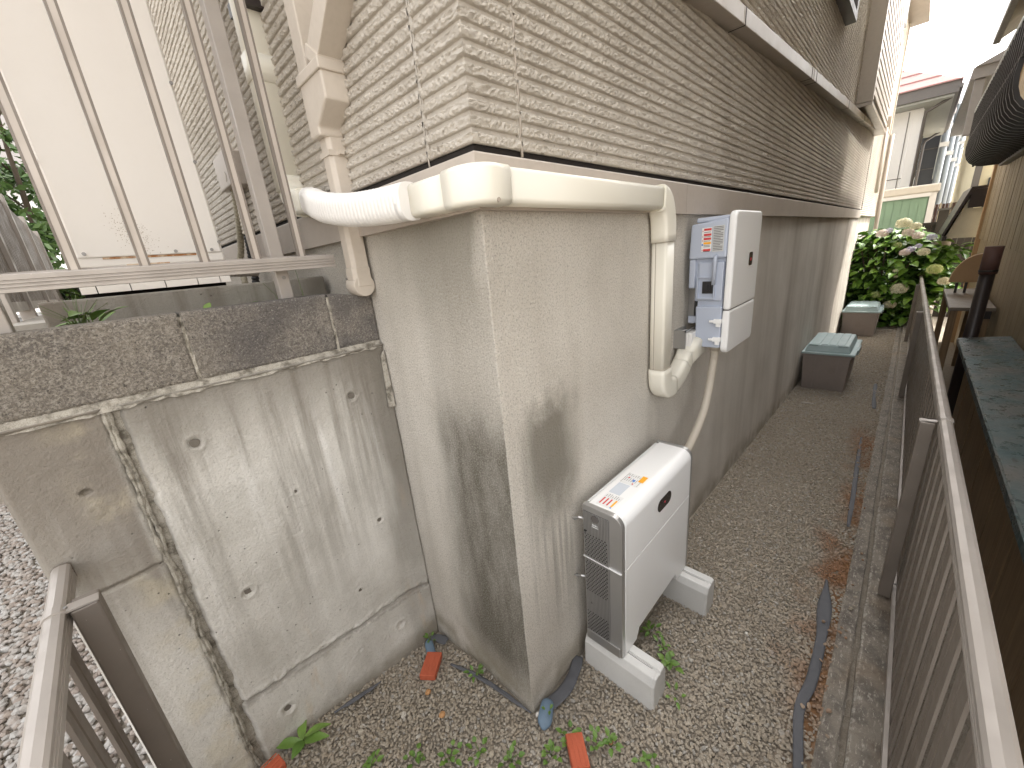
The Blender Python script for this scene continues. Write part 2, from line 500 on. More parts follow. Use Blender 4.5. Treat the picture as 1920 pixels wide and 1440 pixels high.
MT = dict(
    stucco=mat_stucco(), concrete=mat_concrete(), block=mat_block(), siding=mat_siding(), gravel=mat_gravel(), soil=mat_soil(),
    pebble=mat_pebble(), curb=mat_curb(),
    mortar=plain('mortar', (.42,.39,.335), .95, dirt=.8, dscale=30, dcol=(.14,.125,.10), bump=.9, world=True),
    plug=plain('form_tie_dark_plug', (.17,.15,.125), .95, dirt=.5, dscale=60, bump=1, world=True),  # dark tone for the insides of the tie holes
    rail=mat_alu('bronze_aluminium', (.40,.365,.335), .40),
    slat=mat_alu('bronze_slat_shade_tone', (.215,.185,.158), .5),  # same bronze paint, toned down for the shaded right fence
    rail_dark=mat_alu('bronze_aluminium_shade_tone', (.22,.19,.165), .5),  # the rail bronze again, darkened for faces in shade
    stem=mat_alu('stem_bronze', (.50,.45,.405), .45),
    sheer=plain('flashing_metal', (.47,.415,.365), .5, dirt=.2, dscale=3),
    dark=plain('dark_gap', (.02,.016,.014), .9),
    ivory=mat_clean('ivory_plastic', (.81,.78,.685), .36),
    white_flex=plain('white_corrugated_plastic', (.83,.815,.79), .4, dirt=.08, dscale=4),
    pipe=plain('greige_pipe_plastic', (.56,.50,.43), .42, dirt=.16, dscale=4, dcol=(.38,.33,.27)),
    gutter=plain('gutter_plastic', (.42,.365,.305), .36, dirt=.2, dscale=3),
    white=mat_clean('white_coat', (.86,.86,.855), .34),
    silver=plain('silver_trim', (.50,.495,.49), .34, metal=.75, dirt=.04),
    silver_dark=plain('grille_silver', (.25,.24,.23), .45, metal=.4, dirt=.1),
    bluegrey=mat_clean('blue_grey_casing', (.45,.495,.59), .42),
    blackgloss=plain('black_gloss', (.012,.011,.012), .12),
    black=plain('black_plastic', (.018,.017,.018), .5),
    footing=plain('pale_cast_block', (.66,.655,.635), .85, dirt=.14, dscale=9, bump=.5),
    conduit=plain('beige_conduit', (.62,.56,.47), .5, dirt=.1),
    conduit_old=plain('weathered_conduit', (.40,.36,.27), .6, dirt=.3),
    cabinet=plain('cabinet_white', (.84,.80,.755), .40, dirt=.05, dscale=2.0, dcol=(.70,.65,.59)),
    screw=plain('screw_zinc', (.30,.29,.28), .35, metal=.8),
    rust=plain('rust', (.36,.17,.07), .9, dirt=.5, dscale=20),
    red_bar=plain('print_red', (.58,.05,.05), .5, dirt=0), orange_bar=plain('print_orange', (.90,.42,.02), .5, dirt=0),
    blue_dot=plain('print_blue', (.06,.22,.62), .5, dirt=0),
    red_led=plain('print_led_red', (.55,.03,.05), .4, dirt=0),
    print_white=mat_print('print_on_white', (.78,.78,.77), (.12,.12,.13), 230, .7),
    print_grey=mat_print('print_on_grey', (.55,.56,.56), (.10,.10,.10), 300, .75),
    print_blue=mat_print('print_on_pale_blue', (.60,.64,.70), (.20,.22,.26), 260, .5),
    brick=plain('red_brick', (.50,.115,.055), .8, dirt=.25, dscale=20, bump=.5),
    slate=plain('blue_slate', (.15,.22,.30), .55, dirt=.25, dscale=30),
    sheet=plain('weed_sheet', (.115,.118,.13), .75, dirt=.3, dscale=20),
    lid=plain('teal_lid', (.35,.46,.47), .5, dirt=.25, dscale=8, dcol=(.52,.58,.57)),
    tub=plain('taupe_tub', (.29,.245,.22), .5, dirt=.25, dscale=5),
    timber=mat_timber('brown_board', (.30,.205,.115), (.20,.135,.075)),
    timber_wall=mat_timber('olive_brown_cladding', (.34,.265,.165), (.25,.19,.115), (40,40,.8), .62),
    teal=None,
    iron=plain('dark_brown_iron', (.022,.017,.015), .45, dirt=.2),
    dkpipe=plain('dark_brown_pipe', (.028,.02,.018), .4, dirt=.2),
    tan=plain('tan_board', (.42,.27,.14), .6, dirt=.12),
    greyboard=plain('grey_brown_board', (.20,.165,.13), .45, dirt=.4, dscale=7),
    pale_soffit=plain('pale_soffit', (.55,.53,.42), .7, dirt=.25, dscale=4),
    pale_post=plain('pale_bark', (.50,.45,.40), .85, dirt=.4, dscale=9),
    darkfence=plain('dark_boards', (.045,.038,.034), .8, dirt=.3),
    shed=plain('green_panel', (.21,.32,.23), .55, dirt=.15, dscale=1.5),
    shed_trim=plain('shed_trim', (.58,.54,.48), .6, dirt=.2),
    offwhite=plain('off_white_wall', (.70,.69,.68), .8, dirt=.08, dscale=.6),
    cream=plain('cream_wall', (.62,.56,.40), .8, dirt=.15, dscale=.8),
    navy=plain('dark_slate_cladding', (.052,.057,.07), .6, dirt=.15, dscale=1),
    redroof=plain('red_roof', (.36,.20,.19), .8, dirt=.2, dscale=3),
    greytrim=plain('grey_trim', (.115,.105,.10), .5, dirt=.15),
    soffit=plain('grey_soffit', (.35,.36,.34), .7, dirt=.1),
    steel=plain('steel_post', (.30,.33,.35), .4, metal=.3, dirt=.1),
    brownfence=plain('brown_fence', (.10,.05,.04), .6),
    straw=plain('straw_post', (.62,.52,.36), .6),
    glass=plain('dark_window', (.05,.055,.06), .1, dirt=0),
    asphalt=plain('asphalt', (.10,.098,.095), .95, dirt=.4, dscale=30, world=True),
    tile=plain('terrace_concrete', (.40,.375,.335), .9, dirt=.3, dscale=6, bump=.6, world=True),
    leaf=mat_leaf('garden_leaf', (.050,.115,.020), (.12,.21,.035)),
    leaf_tree=mat_leaf('tree_leaf', (.06,.13,.03), (.13,.22,.06)),
    leaf_hyd=mat_leaf_obj('hydrangea_leaf', (.10,.22,.03), (.23,.40,.06), .38),
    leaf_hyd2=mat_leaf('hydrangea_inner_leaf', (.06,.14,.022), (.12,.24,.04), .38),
    leaf_weed=mat_leaf_obj('weed_leaf', (.10,.20,.03), (.17,.28,.055), .45),
    stemg=plain('green_stem', (.13,.19,.05), .6),
    trunk=plain('bark', (.10,.075,.055), .9),
    flower_w=None, flower_p=None,
)
def mat_flower(name, a, b):
    m = Mat(name, .8, world=True)
    m.color(m.ramp(m.island(), [(0, a), (1, b)]))
    return m.m
MT['flower_w'] = mat_flower('cream_petal', (.58,.55,.36), (.80,.76,.60))
MT['flower_p'] = mat_flower('pink_petal', (.60,.46,.46), (.80,.73,.64))
MT['flower_l'] = mat_flower('lilac_petal', (.42,.40,.62), (.70,.66,.74))
MT['flower_g'] = mat_flower('lime_petal', (.42,.52,.16), (.66,.68,.34))
def mat_teal():
    m = Mat('teal_painted_metal', .30, .0, .5)
    c = m.mix(m.mr(m.noise(4, 5, .6), .35, .7), (.05,.095,.10), (.115,.115,.105))
    c = m.mix(m.mr(m.noise((9, 22, 9), 5, .7), .60, .68, 0, .9), c, (.02,.02,.02))
    c = m.mix(m.mr(m.noise(6, 5, .7), .62, .74, 0, .5), c, (.26,.22,.17))
    m.color(c); m.rough(m.mr(m.noise(18, 5, .7), .35, .65, .22, .6))
    m.bump(m.noise(12, 3), .2, .01)
    return m.m
MT['teal'] = mat_teal()

# ================================================================ SETTING: ground
def gz(x, y):
    """height of the gravel surface"""
    x = np.asarray(x, float); y = np.asarray(y, float)
    return -.030*np.maximum(x, 0) - .06*sstep(.25, .62, y)*sstep(-.55, -.05, x) + .006*vn(x*3+9, y*3, 3)

def ground_sheet():
    xs = np.concatenate([[-600, -60, -12, -5], np.linspace(-3, 10, 131), [13, 18, 30, 80, 600]])
    ys = np.concatenate([[-600, -60, -12, -6], np.linspace(-3, 3, 61), [6, 12, 60, 600]])
    X, Y = np.meshgrid(xs, ys)
    Z = gz(np.clip(X, -3, 10), np.clip(Y, -3, 3)) - .011
    Z[Y < -.98] -= .12
    P = np.stack([X, Y, Z], -1)
    return kind(grid_mesh('ground', P, MT['soil'], smooth=True), 'structure')
ground_sheet()

def ico():
    bm = bmesh.new(); bmesh.ops.create_icosphere(bm, subdivisions=1, radius=1)
    V = np.array([v.co[:] for v in bm.verts]); F = np.array([[v.index for v in f.verts] for f in bm.faces]); bm.free()
    return V, F
def octa():
    V = np.array([(1,0,0),(-1,0,0),(0,1,0),(0,-1,0),(0,0,1),(0,0,-1)], float)
    F = np.array([(0,2,4),(2,1,4),(1,3,4),(3,0,4),(2,0,5),(1,2,5),(3,1,5),(0,3,5)])
    return V, F
def scatter_stones(name, pts, size, mat, base, jag=.28, flat=.55, tilt=.75, seed=1):
    g = np.random.default_rng(seed)
    V0, F0 = base
    N = len(pts); k = len(V0)
    V = V0[None] * (1 + g.uniform(-jag, jag, (N, k, 1)))
    V = V * np.stack([np.ones(N), g.uniform(.55, .95, N), flat*g.uniform(.6, 1.25, N)], -1)[:, None, :]
    a = g.uniform(0, 2*np.pi, N); b = g.normal(0, tilt*.5, N); c = g.normal(0, tilt*.5, N)
    def rot(ax, t):
        M = np.zeros((N,3,3)); i, j = {0:(1,2),1:(0,2),2:(0,1)}[ax]
        M[:,ax,ax] = 1; M[:,i,i] = np.cos(t); M[:,j,j] = np.cos(t); M[:,i,j] = -np.sin(t); M[:,j,i] = np.sin(t)
        return M
    M = rot(2, a) @ rot(0, b) @ rot(1, c)
    V = np.einsum('nij,nkj->nki', M, V) * size[:, None, None] + pts[:, None, :]
    F = F0[None] + (np.arange(N)*k)[:, None, None]
    return kind(fast_mesh(name, V.reshape(-1,3), F.reshape(-1,3), mat), 'stuff')

def gravel():
    g = np.random.default_rng(11)
    def area(x0, x1, y0, y1, s, keep):
        nx, ny = int((x1-x0)/s), int((y1-y0)/s)
        X, Y = np.meshgrid(np.linspace(x0, x1, nx), np.linspace(y0, y1, ny))
        X = X.ravel() + g.uniform(-.5, .5, X.size)*s; Y = Y.ravel() + g.uniform(-.5, .5, Y.size)*s
        k = keep(X, Y); return X[k], Y[k]
    def edge(X): return -.722 + .018*vn(X*2.3, X*0+4, 9) - .03*sstep(1.2, 2.0, X) + .02*sstep(3, 5, X)
    keep_near = lambda X, Y: ((X < -.012) & (Y < .622)) | ((Y < -.012))
    X, Y = area(-.93, 2.4, -.785, .62, .0105, lambda X, Y: keep_near(X, Y) & ((Y > edge(X)) | (X < .3) | (g.random(X.size) < .55)) & ~((Y < -.4) & (X < -.45)))
    s = g.uniform(.0052, .0094, X.size) * np.where(g.random(X.size) < .07, 1.45, 1)
    P = np.stack([X, Y, gz(X, Y) - .005 + g.uniform(-.003, .004, X.size)], -1)
    scatter_stones('gravel', P, s, MT['gravel'], ico(), seed=2)
    X, Y = area(2.4, 9.4, -.785, -.012, .0155, lambda X, Y: (Y > edge(X)) | (g.random(X.size) < .8))
    s = g.uniform(.008, .0135, X.size)
    P = np.stack([X, Y, gz(X, Y) - .004 + g.uniform(-.004, .005, X.size)], -1)
    scatter_stones('gravel', P, s, MT['gravel'], octa(), jag=.2, flat=.7, seed=3)
    # rounded red-brown and white pebbles outside the low fence
    X, Y = area(-2.2, -1.0, -.4, 4.6, .025, lambda X, Y: (X < -1.0))
    s = g.uniform(.013, .024, X.size)
    P = np.stack([X, Y, gz(X, Y) - .002 + g.uniform(-.004, .006, X.size)], -1)
    scatter_stones('pebbles', P, s, MT['pebble'], ico(), jag=.12, flat=.7, tilt=.3, seed=4)
    # strays lying on the inner kerb and on the weed sheet
    X = g.uniform(.4, 3, 60); Y = g.uniform(-.835, -.70, 60)
    s = g.uniform(.006, .011, 60)
    P = np.stack([X, Y, gz(X, Y*0) + .012], -1)
    scatter_stones('gravel', P, s, MT['gravel'], ico(), seed=5)
gravel()

# kerbs along the boundary, following the fall of the passage
def kerb(name, y0, y1, dz, h, x0=-1.0, x1=10.6, n=140, seed=0):
    xs = np.linspace(x0, x1, n)
    sec = [(y1+.0, -h), (y1, dz-.006), (y1-.006, dz), ((y0+y1)/2, dz), (y0+.006, dz), (y0, dz-.006), (y0, -h)]
    P = np.zeros((n, len(sec), 3))
    for j, (yy, zz) in enumerate(sec):
        P[:, j, 0] = xs; P[:, j, 1] = yy + (.003*vn(xs*9, xs*0+j, seed+3) if j in (1,2,4,5) else 0)
        P[:, j, 2] = zz - .030*np.maximum(xs, 0) + (.003*vn(xs*12, xs*0+j, seed) if 0 < j < 6 else 0)
    return kind(grid_mesh(name, P, MT['curb']), 'structure')
kerb('kerb', -.846, -.786, .006, .15, seed=1)
kerb('kerb', -.966, -.862, .030, .15, seed=7)
# near-black strip filling the groove between the kerbs
kind(MB().hexa([(-1,-.863,-.2),(10.6,-.863,-.5),(10.6,-.845,-.5),(-1,-.845,-.2)], [(-1,-.863,-.020),(10.6,-.863,-.338),(10.6,-.845,-.338),(-1,-.845,-.020)]).build('kerb_joint', MT['dark']), 'structure')

# upper terrace behind the retaining wall
kind(MB().box(-.985, -.002, .85, 9, -.1, 1.50).build('terrace_ground', MT['soil']), 'structure')
kind(MB().box(-.94, -.80, 1.24, 6, 1.501, 1.585).build('terrace_paving', MT['tile']), 'structure')
kind(MB().box(-9, -.99, 5.2, 30, -.3, 1.42).build('street', MT['asphalt']), 'structure')
kind(MB().box(-9, 0, 9.0, 30, -.3, 1.45).build('yard', MT['asphalt']), 'structure')

# ================================================================ HOUSE
house = thing('house', 'beige house with ribbed rough siding over a grey rendered base, cornering between both passages', 'house')
def foundation():
    # one continuous skin: narrow face (x = 0) turning at the corner into the long face (y = 0)
    us = np.concatenate([-np.linspace(6, .7, 30), -np.linspace(.68, .0055, 110)])
    L = []
    for u in us: L.append((0, -u, (-1, 0)))
    for t in np.linspace(0, 1, 5):
        a = math.pi/2*t
        L.append((.005 - .005*math.cos(a), .005 - .005*math.sin(a), (-math.cos(a), -math.sin(a))))
    for x in np.concatenate([np.linspace(.0055, 1.6, 220), np.linspace(1.65, 8.95, 120)]): L.append((x, 0, (0, -1)))
    L.append((8.955, .3, (1, 0)))
    zs = np.linspace(-.5, 1.80, 90)
    P = np.zeros((len(zs), len(L), 3))
    for j, (x, y, nrm) in enumerate(L):
        s = (x if nrm[1] else -y)*1.0
        d = .0012*fbm(s*8+zs*0+20, zs*8, 5)
        P[:, j, 0] = x + nrm[0]*d; P[:, j, 1] = y + nrm[1]*d; P[:, j, 2] = zs
    grid_mesh('foundation', P, MT['stucco'], house, smooth=True)
foundation()

SZ0, PITCH = 1.906, .0330
def rib_profile(z):
    f = ((z - SZ0) / PITCH) % 1.0
    lip = sstep(.00, .06, f)*(1 - sstep(.60, .68, f))      # rough raised rib, then a smooth groove
    return f, lip
def siding(name, along, z0, z1, face, per=7, seed=0, rough=1.0):
    nrib = int(round((z1 - z0)/PITCH))
    base = np.array([0, .04, .10, .18, .26, .34, .42, .50, .57, .63, .69, .85]) if per == 7 else np.array([0, .07, .28, .50, .62, .70])
    zs = np.concatenate([z0 + (k + base)*PITCH for k in range(nrib)] + [[z0 + nrib*PITCH]])
    A, Z = np.meshgrid(along, zs)
    f, lip = rib_profile(Z + 1e-7)
    u = A*1.0
    n1 = fbm(u/.009 + 13, Z/.0075, 20+seed, 2); n2 = fbm(u/.035, Z/.02, 40+seed, 2); n3 = vn(u/.0045, Z/.0045, 60+seed)
    top = .82 + .18*np.clip((f-.1)/.45, 0, 1)
    off = lip*(.0105*top + rough*(.0033*n1 + .0006*n2 + .0026*n3)) + .0006*n2
    edge = np.minimum(A - A.min(), A.max() - A)
    off = off - .002*(1 - sstep(0, .004, edge))
    off = np.maximum(off, -.002)
    Zw = Z + lip*.0010*fbm(u/.02, Z/.2+7, 80+seed, 2)*rough
    if face == 'right':
        P = np.stack([A, -off - .0, Zw], -1)
        return P
    P = np.stack([-off, A, Zw], -1)
    return P
def cols(a, b, d0, grow):
    out = [a]; d = d0
    while out[-1] < b: out.append(out[-1] + d); d = d*grow
    out[-1] = b
    return np.array(out)
def build_siding():
    Y0 = -.012   # the skin stands a little proud of the base
    def put(name, P, flip, face):
        if face == 'right': P[..., 1] += Y0
        else: P[..., 0] += Y0
        grid_mesh(name, P, MT['siding'], house, flip=flip)
    # right face
    put('siding_panel', siding('p', cols(.150, 3.05, .0036, 1.0046), SZ0, SZ0+28*PITCH, 'right', seed=1), False, 'right')
    put('siding_panel', siding('p', cols(3.054, 6.08, .013, 1.004), SZ0, SZ0+28*PITCH, 'right', per=4, seed=2, rough=.9), False, 'right')
    put('siding_panel', siding('p', cols(6.084, 8.98, .024, 1.003), SZ0, SZ0+28*PITCH, 'right', per=4, seed=3, rough=.8), False, 'right')
    put('siding_panel', siding('p', cols(.150, 3.05, .011, 1.004), SZ0+28*PITCH, SZ0+66*PITCH, 'right', per=4, seed=4), False, 'right')
    put('siding_panel', siding('p', cols(3.054, 6.08, .016, 1.003), SZ0+28*PITCH, SZ0+90*PITCH, 'right', per=4, seed=5), False, 'right')
    put('siding_panel', siding('p', cols(6.084, 8.98, .026, 1.003), SZ0+28*PITCH, SZ0+118*PITCH, 'right', per=4, seed=6), False, 'right')
    # left face
    put('siding_panel', siding('p', cols(.160, 3.2, .0036, 1.0052), SZ0, SZ0+24*PITCH, 'left', seed=7), True, 'left')
    put('siding_panel', siding('p', cols(.160, 3.2, .007, 1.003), SZ0+24*PITCH, SZ0+62*PITCH, 'left', per=4, seed=8), True, 'left')
    put('siding_panel', siding('p', cols(3.204, 6.2, .02, 1.004), SZ0, SZ0+62*PITCH, 'left', per=4, seed=9), True, 'left')
    # corner piece, ribs mitred round the corner
    a = np.concatenate([np.linspace(-.152, 0, 46), np.linspace(0.0034, .142, 42)])
    nr = 40
    base = np.array([0, .04, .10, .18, .26, .34, .42, .50, .57, .63, .69, .85])
    zs = np.concatenate([SZ0 + (k + base)*PITCH for k in range(nr)] + [[SZ0+nr*PITCH]])
    A, Z = np.meshgrid(a, zs)
    f, lip = rib_profile(Z + 1e-7)
    n1 = fbm(A/.009 + 40, Z/.0075, 120, 2); n2 = fbm(A/.035+9, Z/.02, 140, 2)
    off = np.maximum(lip*(.0105*(.82+.18*np.clip((f-.1)/.45, 0, 1)) + 0.0033*n1 + .0006*n2 + .0026*vn(A/.0045+3, Z/.0045, 160)), -.002)
    X = np.where(A < 0, -off, A - off*(A < .012)*(1-np.abs(A)/.012)) + np.where(A < 0, Y0, 0)
    X = np.where(A < 0, Y0 - off, np.maximum(A, 0)*(1) + (Y0 - off)*np.clip(1 - A/.03, 0, 1))
    Y = np.where(A > 0, Y0 - off, -A + (Y0 - off)*np.clip(1 + A/.03, 0, 1))
    grid_mesh('corner_siding', np.stack([X, Y, Z], -1), MT['siding'], house)
    # caulked joints either side of the corner piece
    def caulk(right):
        rad = .0036 if right else .0020
        pts = []
        for z in np.arange(SZ0-.016, SZ0+62*PITCH, .022):
            w = .0015*vn(z*40, 3, 7)
            fz = rib_profile(np.array(z))[1]
            d = -.012 - .006*float(fz) - .001
            pts.append((.146 + w, d, z) if right else (d, .156 + w, z))
        return MB().tube(pts, r=rad, n=6)
    caulk(True).build('joint_seal', MT['gutter'], house); caulk(False).build('joint_seal', MT['siding'], house)
    MB().box(.1405, .1515, -.0165, -.002, SZ0, SZ0+62*PITCH).build('joint_filler', MT['siding'], house)
    MB().box(-.0165, -.002, .1505, .1615, SZ0, SZ0+40*PITCH).build('joint_filler', MT['siding'], house)
    for x in (3.052, 6.082):
        MB().box(x-.003, x+.003, -.0135, -.002, SZ0, 4.2).build('joint_seal', MT['gutter'], house)
    # bulk of the house behind the skins
    MB().box(.02, 8.94, .02, 6.2, 1.78, 6.3).build('wall', MT['siding'], house)
    # dark vent gap under the siding and the base flashing
    MB().prism([(-.008,-.008),(8.97,-.008),(8.97,.05),(.05,.05),(.05,6.2),(-.008,6.2)], 'z', 1.850, 1.9058).build('vent_gap', MT['dark'], house)
    def flash(poly, a0, a1, axis):
        return MB().prism(poly, axis, a0, a1)
    fl = [(-.024,1.884),(-.022,1.888),(.01,1.894),(.02,1.894),(.02,1.765),(-.024,1.765)]
    n_ = len(fl)
    c_ = MB(); secs = [[(d, 2.0, z) for d, z in fl], [(d, d, z) for d, z in fl], [(1.205, d, z) for d, z in fl]]
    c_.add([p for q in secs for p in q], [list(range(n_)), list(range(3*n_-1, 2*n_-1, -1))] + [(k*n_+i, (k+1)*n_+i, (k+1)*n_+(i+1)%n_, k*n_+(i+1)%n_) for k in range(2) for i in range(n_)])
    c_.build('base_flashing', MT['sheer'], house)
    for x0, x1 in ((1.207, 4.20), (4.202, 7.2), (7.202, 8.965)):
        MB().prism(fl, 'x', x0, x1).build('base_flashing', MT['sheer'], house)
    MB().prism(fl, 'y', 2.002, 6.2).build('base_flashing', MT['sheer'], house)
    # second, set-back stretch of the long wall beyond the corner post
    P = siding('p', cols(9.02, 12.7, .045, 1.0), 1.80, 1.80+112*PITCH, 'right', per=4, seed=11, rough=.5); P[..., 1] += .0
    grid_mesh('siding_panel', P, MT['siding'], house)
    MB().box(9.0, 12.7, .03, 5, 1.79, 5.56).build('wall', MT['siding'], house)
    MB().box(9.0, 12.5, .06, 4, -.6, 1.785).build('foundation', MT['stucco'], house)
    MB().box(8.975, 9.02, -.03, .02, 1.90, 6.2).build('corner_trim', MT['siding'], house, bevel=.004)
    MB().box(12.66, 12.74, -.03, .03, 1.80, 5.56).build('corner_trim', MT['siding'], house, bevel=.004)
    MB().prism([(-.30,5.57),(-.30,5.70),(.3,5.8),(.3,5.57)], 'x', 9.1, 13.0).build('eave', MT['sheer'], house)
build_siding()

def house_fittings():
    # shutter case: a tall box standing off the long wall
    f = MB(); f.box(6.22, 6.30, -.17, -.014, 3.02, 4.95); f.build('shutter_case', MT['gutter'], house, bevel=.005)
    s = MB(); s.box(6.30, 8.92, -.15, -.014, 3.06, 4.95); sh = s.build('shutter_panel', MT['greytrim'], house)
    for k in range(20):
        z = 3.10 + k*.092
        MB().box(6.31, 8.91, -.168, -.151, z, z+.058).build('shutter_slat', MT['sheer'], house)
    b = MB(); b.hexa([(6.22,-.17,2.98),(8.95,-.17,3.02),(8.95,-.012,3.02),(6.22,-.012,2.98)], [(6.22,-.17,3.015),(8.95,-.17,3.055),(8.95,-.012,3.055),(6.22,-.012,3.015)])
    b.build('shutter_sill', MT['gutter'], house)
    # window frame corner above
    w = MB(); w.box(3.70, 4.70, -.10, -.012, 3.38, 3.44); w.box(4.62, 4.70, -.10, -.012, 3.44, 4.4); w.box(3.7, 4.6, -.06, -.012, 3.46, 4.4)
    w.build('window_frame', MT['greytrim'], house)
    w = MB(); w.box(8.98, 9.35, -.16, .02, 4.55, 5.6); w.build('window_frame', MT['greytrim'], house)
    # vent hood and a thin downpipe pair on the far stretch
    MB().box(11.2, 11.42, -.08, .0, 3.35, 3.65).build('vent_hood', MT['sheer'], house, bevel=.01)
    for dx in (0, .2):
        MB().cyl((11.0+dx, -.045, 2.25), (11.0+dx, -.045, 3.42), .022, 8).build('thin_pipe', MT['sheer'], house)
    MB().cyl((12.6, -.06, .0), (12.6, -.06, 3.5), .04, 8).build('thin_pipe', MT['sheer'], house)
    # bracket stub on the narrow face, top of frame
    MB().box(-.09, -.012, 1.00, 1.13, 2.56, 2.60).build('wall_bracket', MT['dkpipe'], house)
house_fittings()

# rain gutter sloping along the long wall towards the corner
def gutter():
    g = thing('rain_gutter', 'square beige rain gutter sloping along the ribbed wall above the passage', 'gutter', (4, -.04, 2.7))
    gzz = lambda x: 2.42 + .0713*x
    def seg(x0, x1, grow=0.0, name='gutter_run', mat='gutter'):
        a = grow
        def sec(x): return [(x, -.086-a, gzz(x)-a), (x, -.014, gzz(x)-a), (x, -.014, gzz(x)+.066+a), (x, -.086-a, gzz(x)+.066+a)]
        m = MB(); s0, s1 = sec(x0), sec(x1)
        m.add(s0+s1, [(0,1,2,3),(4,7,6,5),(0,4,5,1),(1,5,6,2),(2,6,7,3),(3,7,4,0)])
        return m.build(name, MT[mat], g, bevel=.003)
    seg(-.02, 1.60); seg(1.60, 4.95, 0); seg(4.951, 8.20)
    for x in (1.62, 3.15, 3.32, 5.1, 6.6, 7.6):
        seg(x-.004, x+.008, .0016, 'strap', 'dkpipe')
    for x in (3.22, 6.62):
        seg(x, x+.05, .002, 'joint_sleeve', 'gutter')
gutter()

# downpipe on the narrow face: hopper, pipe, shoe
def downpipe():
    d = thing('downpipe', 'greige square downpipe with hopper and round shoe ending on the block wall', 'downpipe', (-.05, .63, 1.6))
    X0, X1, Y0, Y1 = -.070, -.012, .600, .665
    def oct_(x0, x1, y0, y1, c=.012): return [(x0+c,y0),(x1,y0),(x1,y1),(x0+c,y1),(x0,y1-c),(x0,y0+c)]
    MB().prism(oct_(X0, X1, Y0, Y1), 'z', 1.655, 2.075).build('pipe', MT['pipe'], d, bevel=.003)
    # shoe turning out over the wall top
    sh = MB(); pr = [(-.033,-.030),(.033,-.030),(.033,.030),(-.033,.030)]
    sh.prism(oct_(X0-.004, X1, Y0-.004, Y1+.004), 'z', 1.60, 1.665)
    pts = []
    for t in np.linspace(0, 1, 7):
        a = math.pi/2*t
        pts.append((-.041, .633 - .012*math.sin(a)*.2, 1.612 - .045*math.sin(a)))
    sh.tube([(-.041, .598, 1.604), (-.041, .67, 1.604)], r=.038, n=20)
    sh.build('shoe', MT['pipe'], d, bevel=.003)
    MB().cyl((-.079, .655, 1.63), (-.074, .655, 1.63), .003, 8).build('screw', MT['screw'], d)
    # clamp
    c = MB(); c.box(X0-.003, X1, Y0-.003, Y1+.003, 2.010, 2.026); c.box(-.045, -.03, Y0-.02, Y0, 2.012, 2.024); c.cyl((-.02, Y0-.06, 2.015), (-.02, Y0, 2.015), .003, 6)
    c.build('clamp', MT['pipe'], d)
    # hopper: deep box whose front steps back to the pipe
    h = MB()
    h.prism([(.668,2.062),(.668,2.215),(.510,2.215),(.510,2.135),(.597,2.085),(.597,2.062)], 'x', -.090, -.012)
    h.build('hopper', MT['pipe'], d, bevel=.006)
    MB().box(-.096, -.012, .503, .675, 2.205, 2.235).build('hopper_rim', MT['pipe'], d, bevel=.004)
    # sloping inlet from the corner gutter and the upright from above
    sq = [(-.036,-.034),(.036,-.034),(.036,.034),(-.036,.034)]
    MB().tube([(-.052, .555, 2.235), (-.052, .535, 2.262), (-.052, .33, 2.405), (-.052, .05, 2.47), (-.052, -.05, 2.475)], prof=sq, smooth=False).build('inlet_pipe', MT['pipe'], d, bevel=.003)
    MB().box(-.082, -.012, .61, .675, 2.236, 3.4).build('upper_pipe', MT['pipe'], d, bevel=.004)
    MB().tube([(-.052, .556, 2.236), (-.052, .535, 2.262)], prof=[(a*1.12,b*1.12) for a,b in sq], smooth=False).build('collar', MT['pipe'], d, bevel=.003)
downpipe()

# ================================================================ conduit cover (ivory duct) round the corner
def rr(w, h, r=.012, n=4):
    out = []
    for cx, cy, a0 in ((w/2-r, h/2-r, 0), (-w/2+r, h/2-r, 90), (-w/2+r, -h/2+r, 180), (w/2-r, -h/2+r, 270)):
        for k in range(n+1):
            a = R(a0 + 90*k/n); out.append((cx + r*math.cos(a), cy + r*math.sin(a)))
    return out
def bez(p0, p1, p2, n=8):
    p0, p1, p2 = Vector(p0), Vector(p1), Vector(p2)
    return [(p0*(1-t)**2 + p1*2*t*(1-t) + p2*t*t) for t in np.linspace(0, 1, n)]
def smooth_path(pts, n=12):
    P = [Vector(p) for p in pts]; out = []
    Q = [P[0]*2-P[1]] + P + [P[-1]*2-P[-2]]
    for i in range(1, len(Q)-2):
        for k in range(n):
            t = k/n
            a, b, c, d = Q[i-1], Q[i], Q[i+1], Q[i+2]
            out.append(.5*((2*b) + (c-a)*t + (2*a-5*b+4*c-d)*t*t + (3*b-a-3*c+d)*t**3))
    out.append(P[-1])
    return out
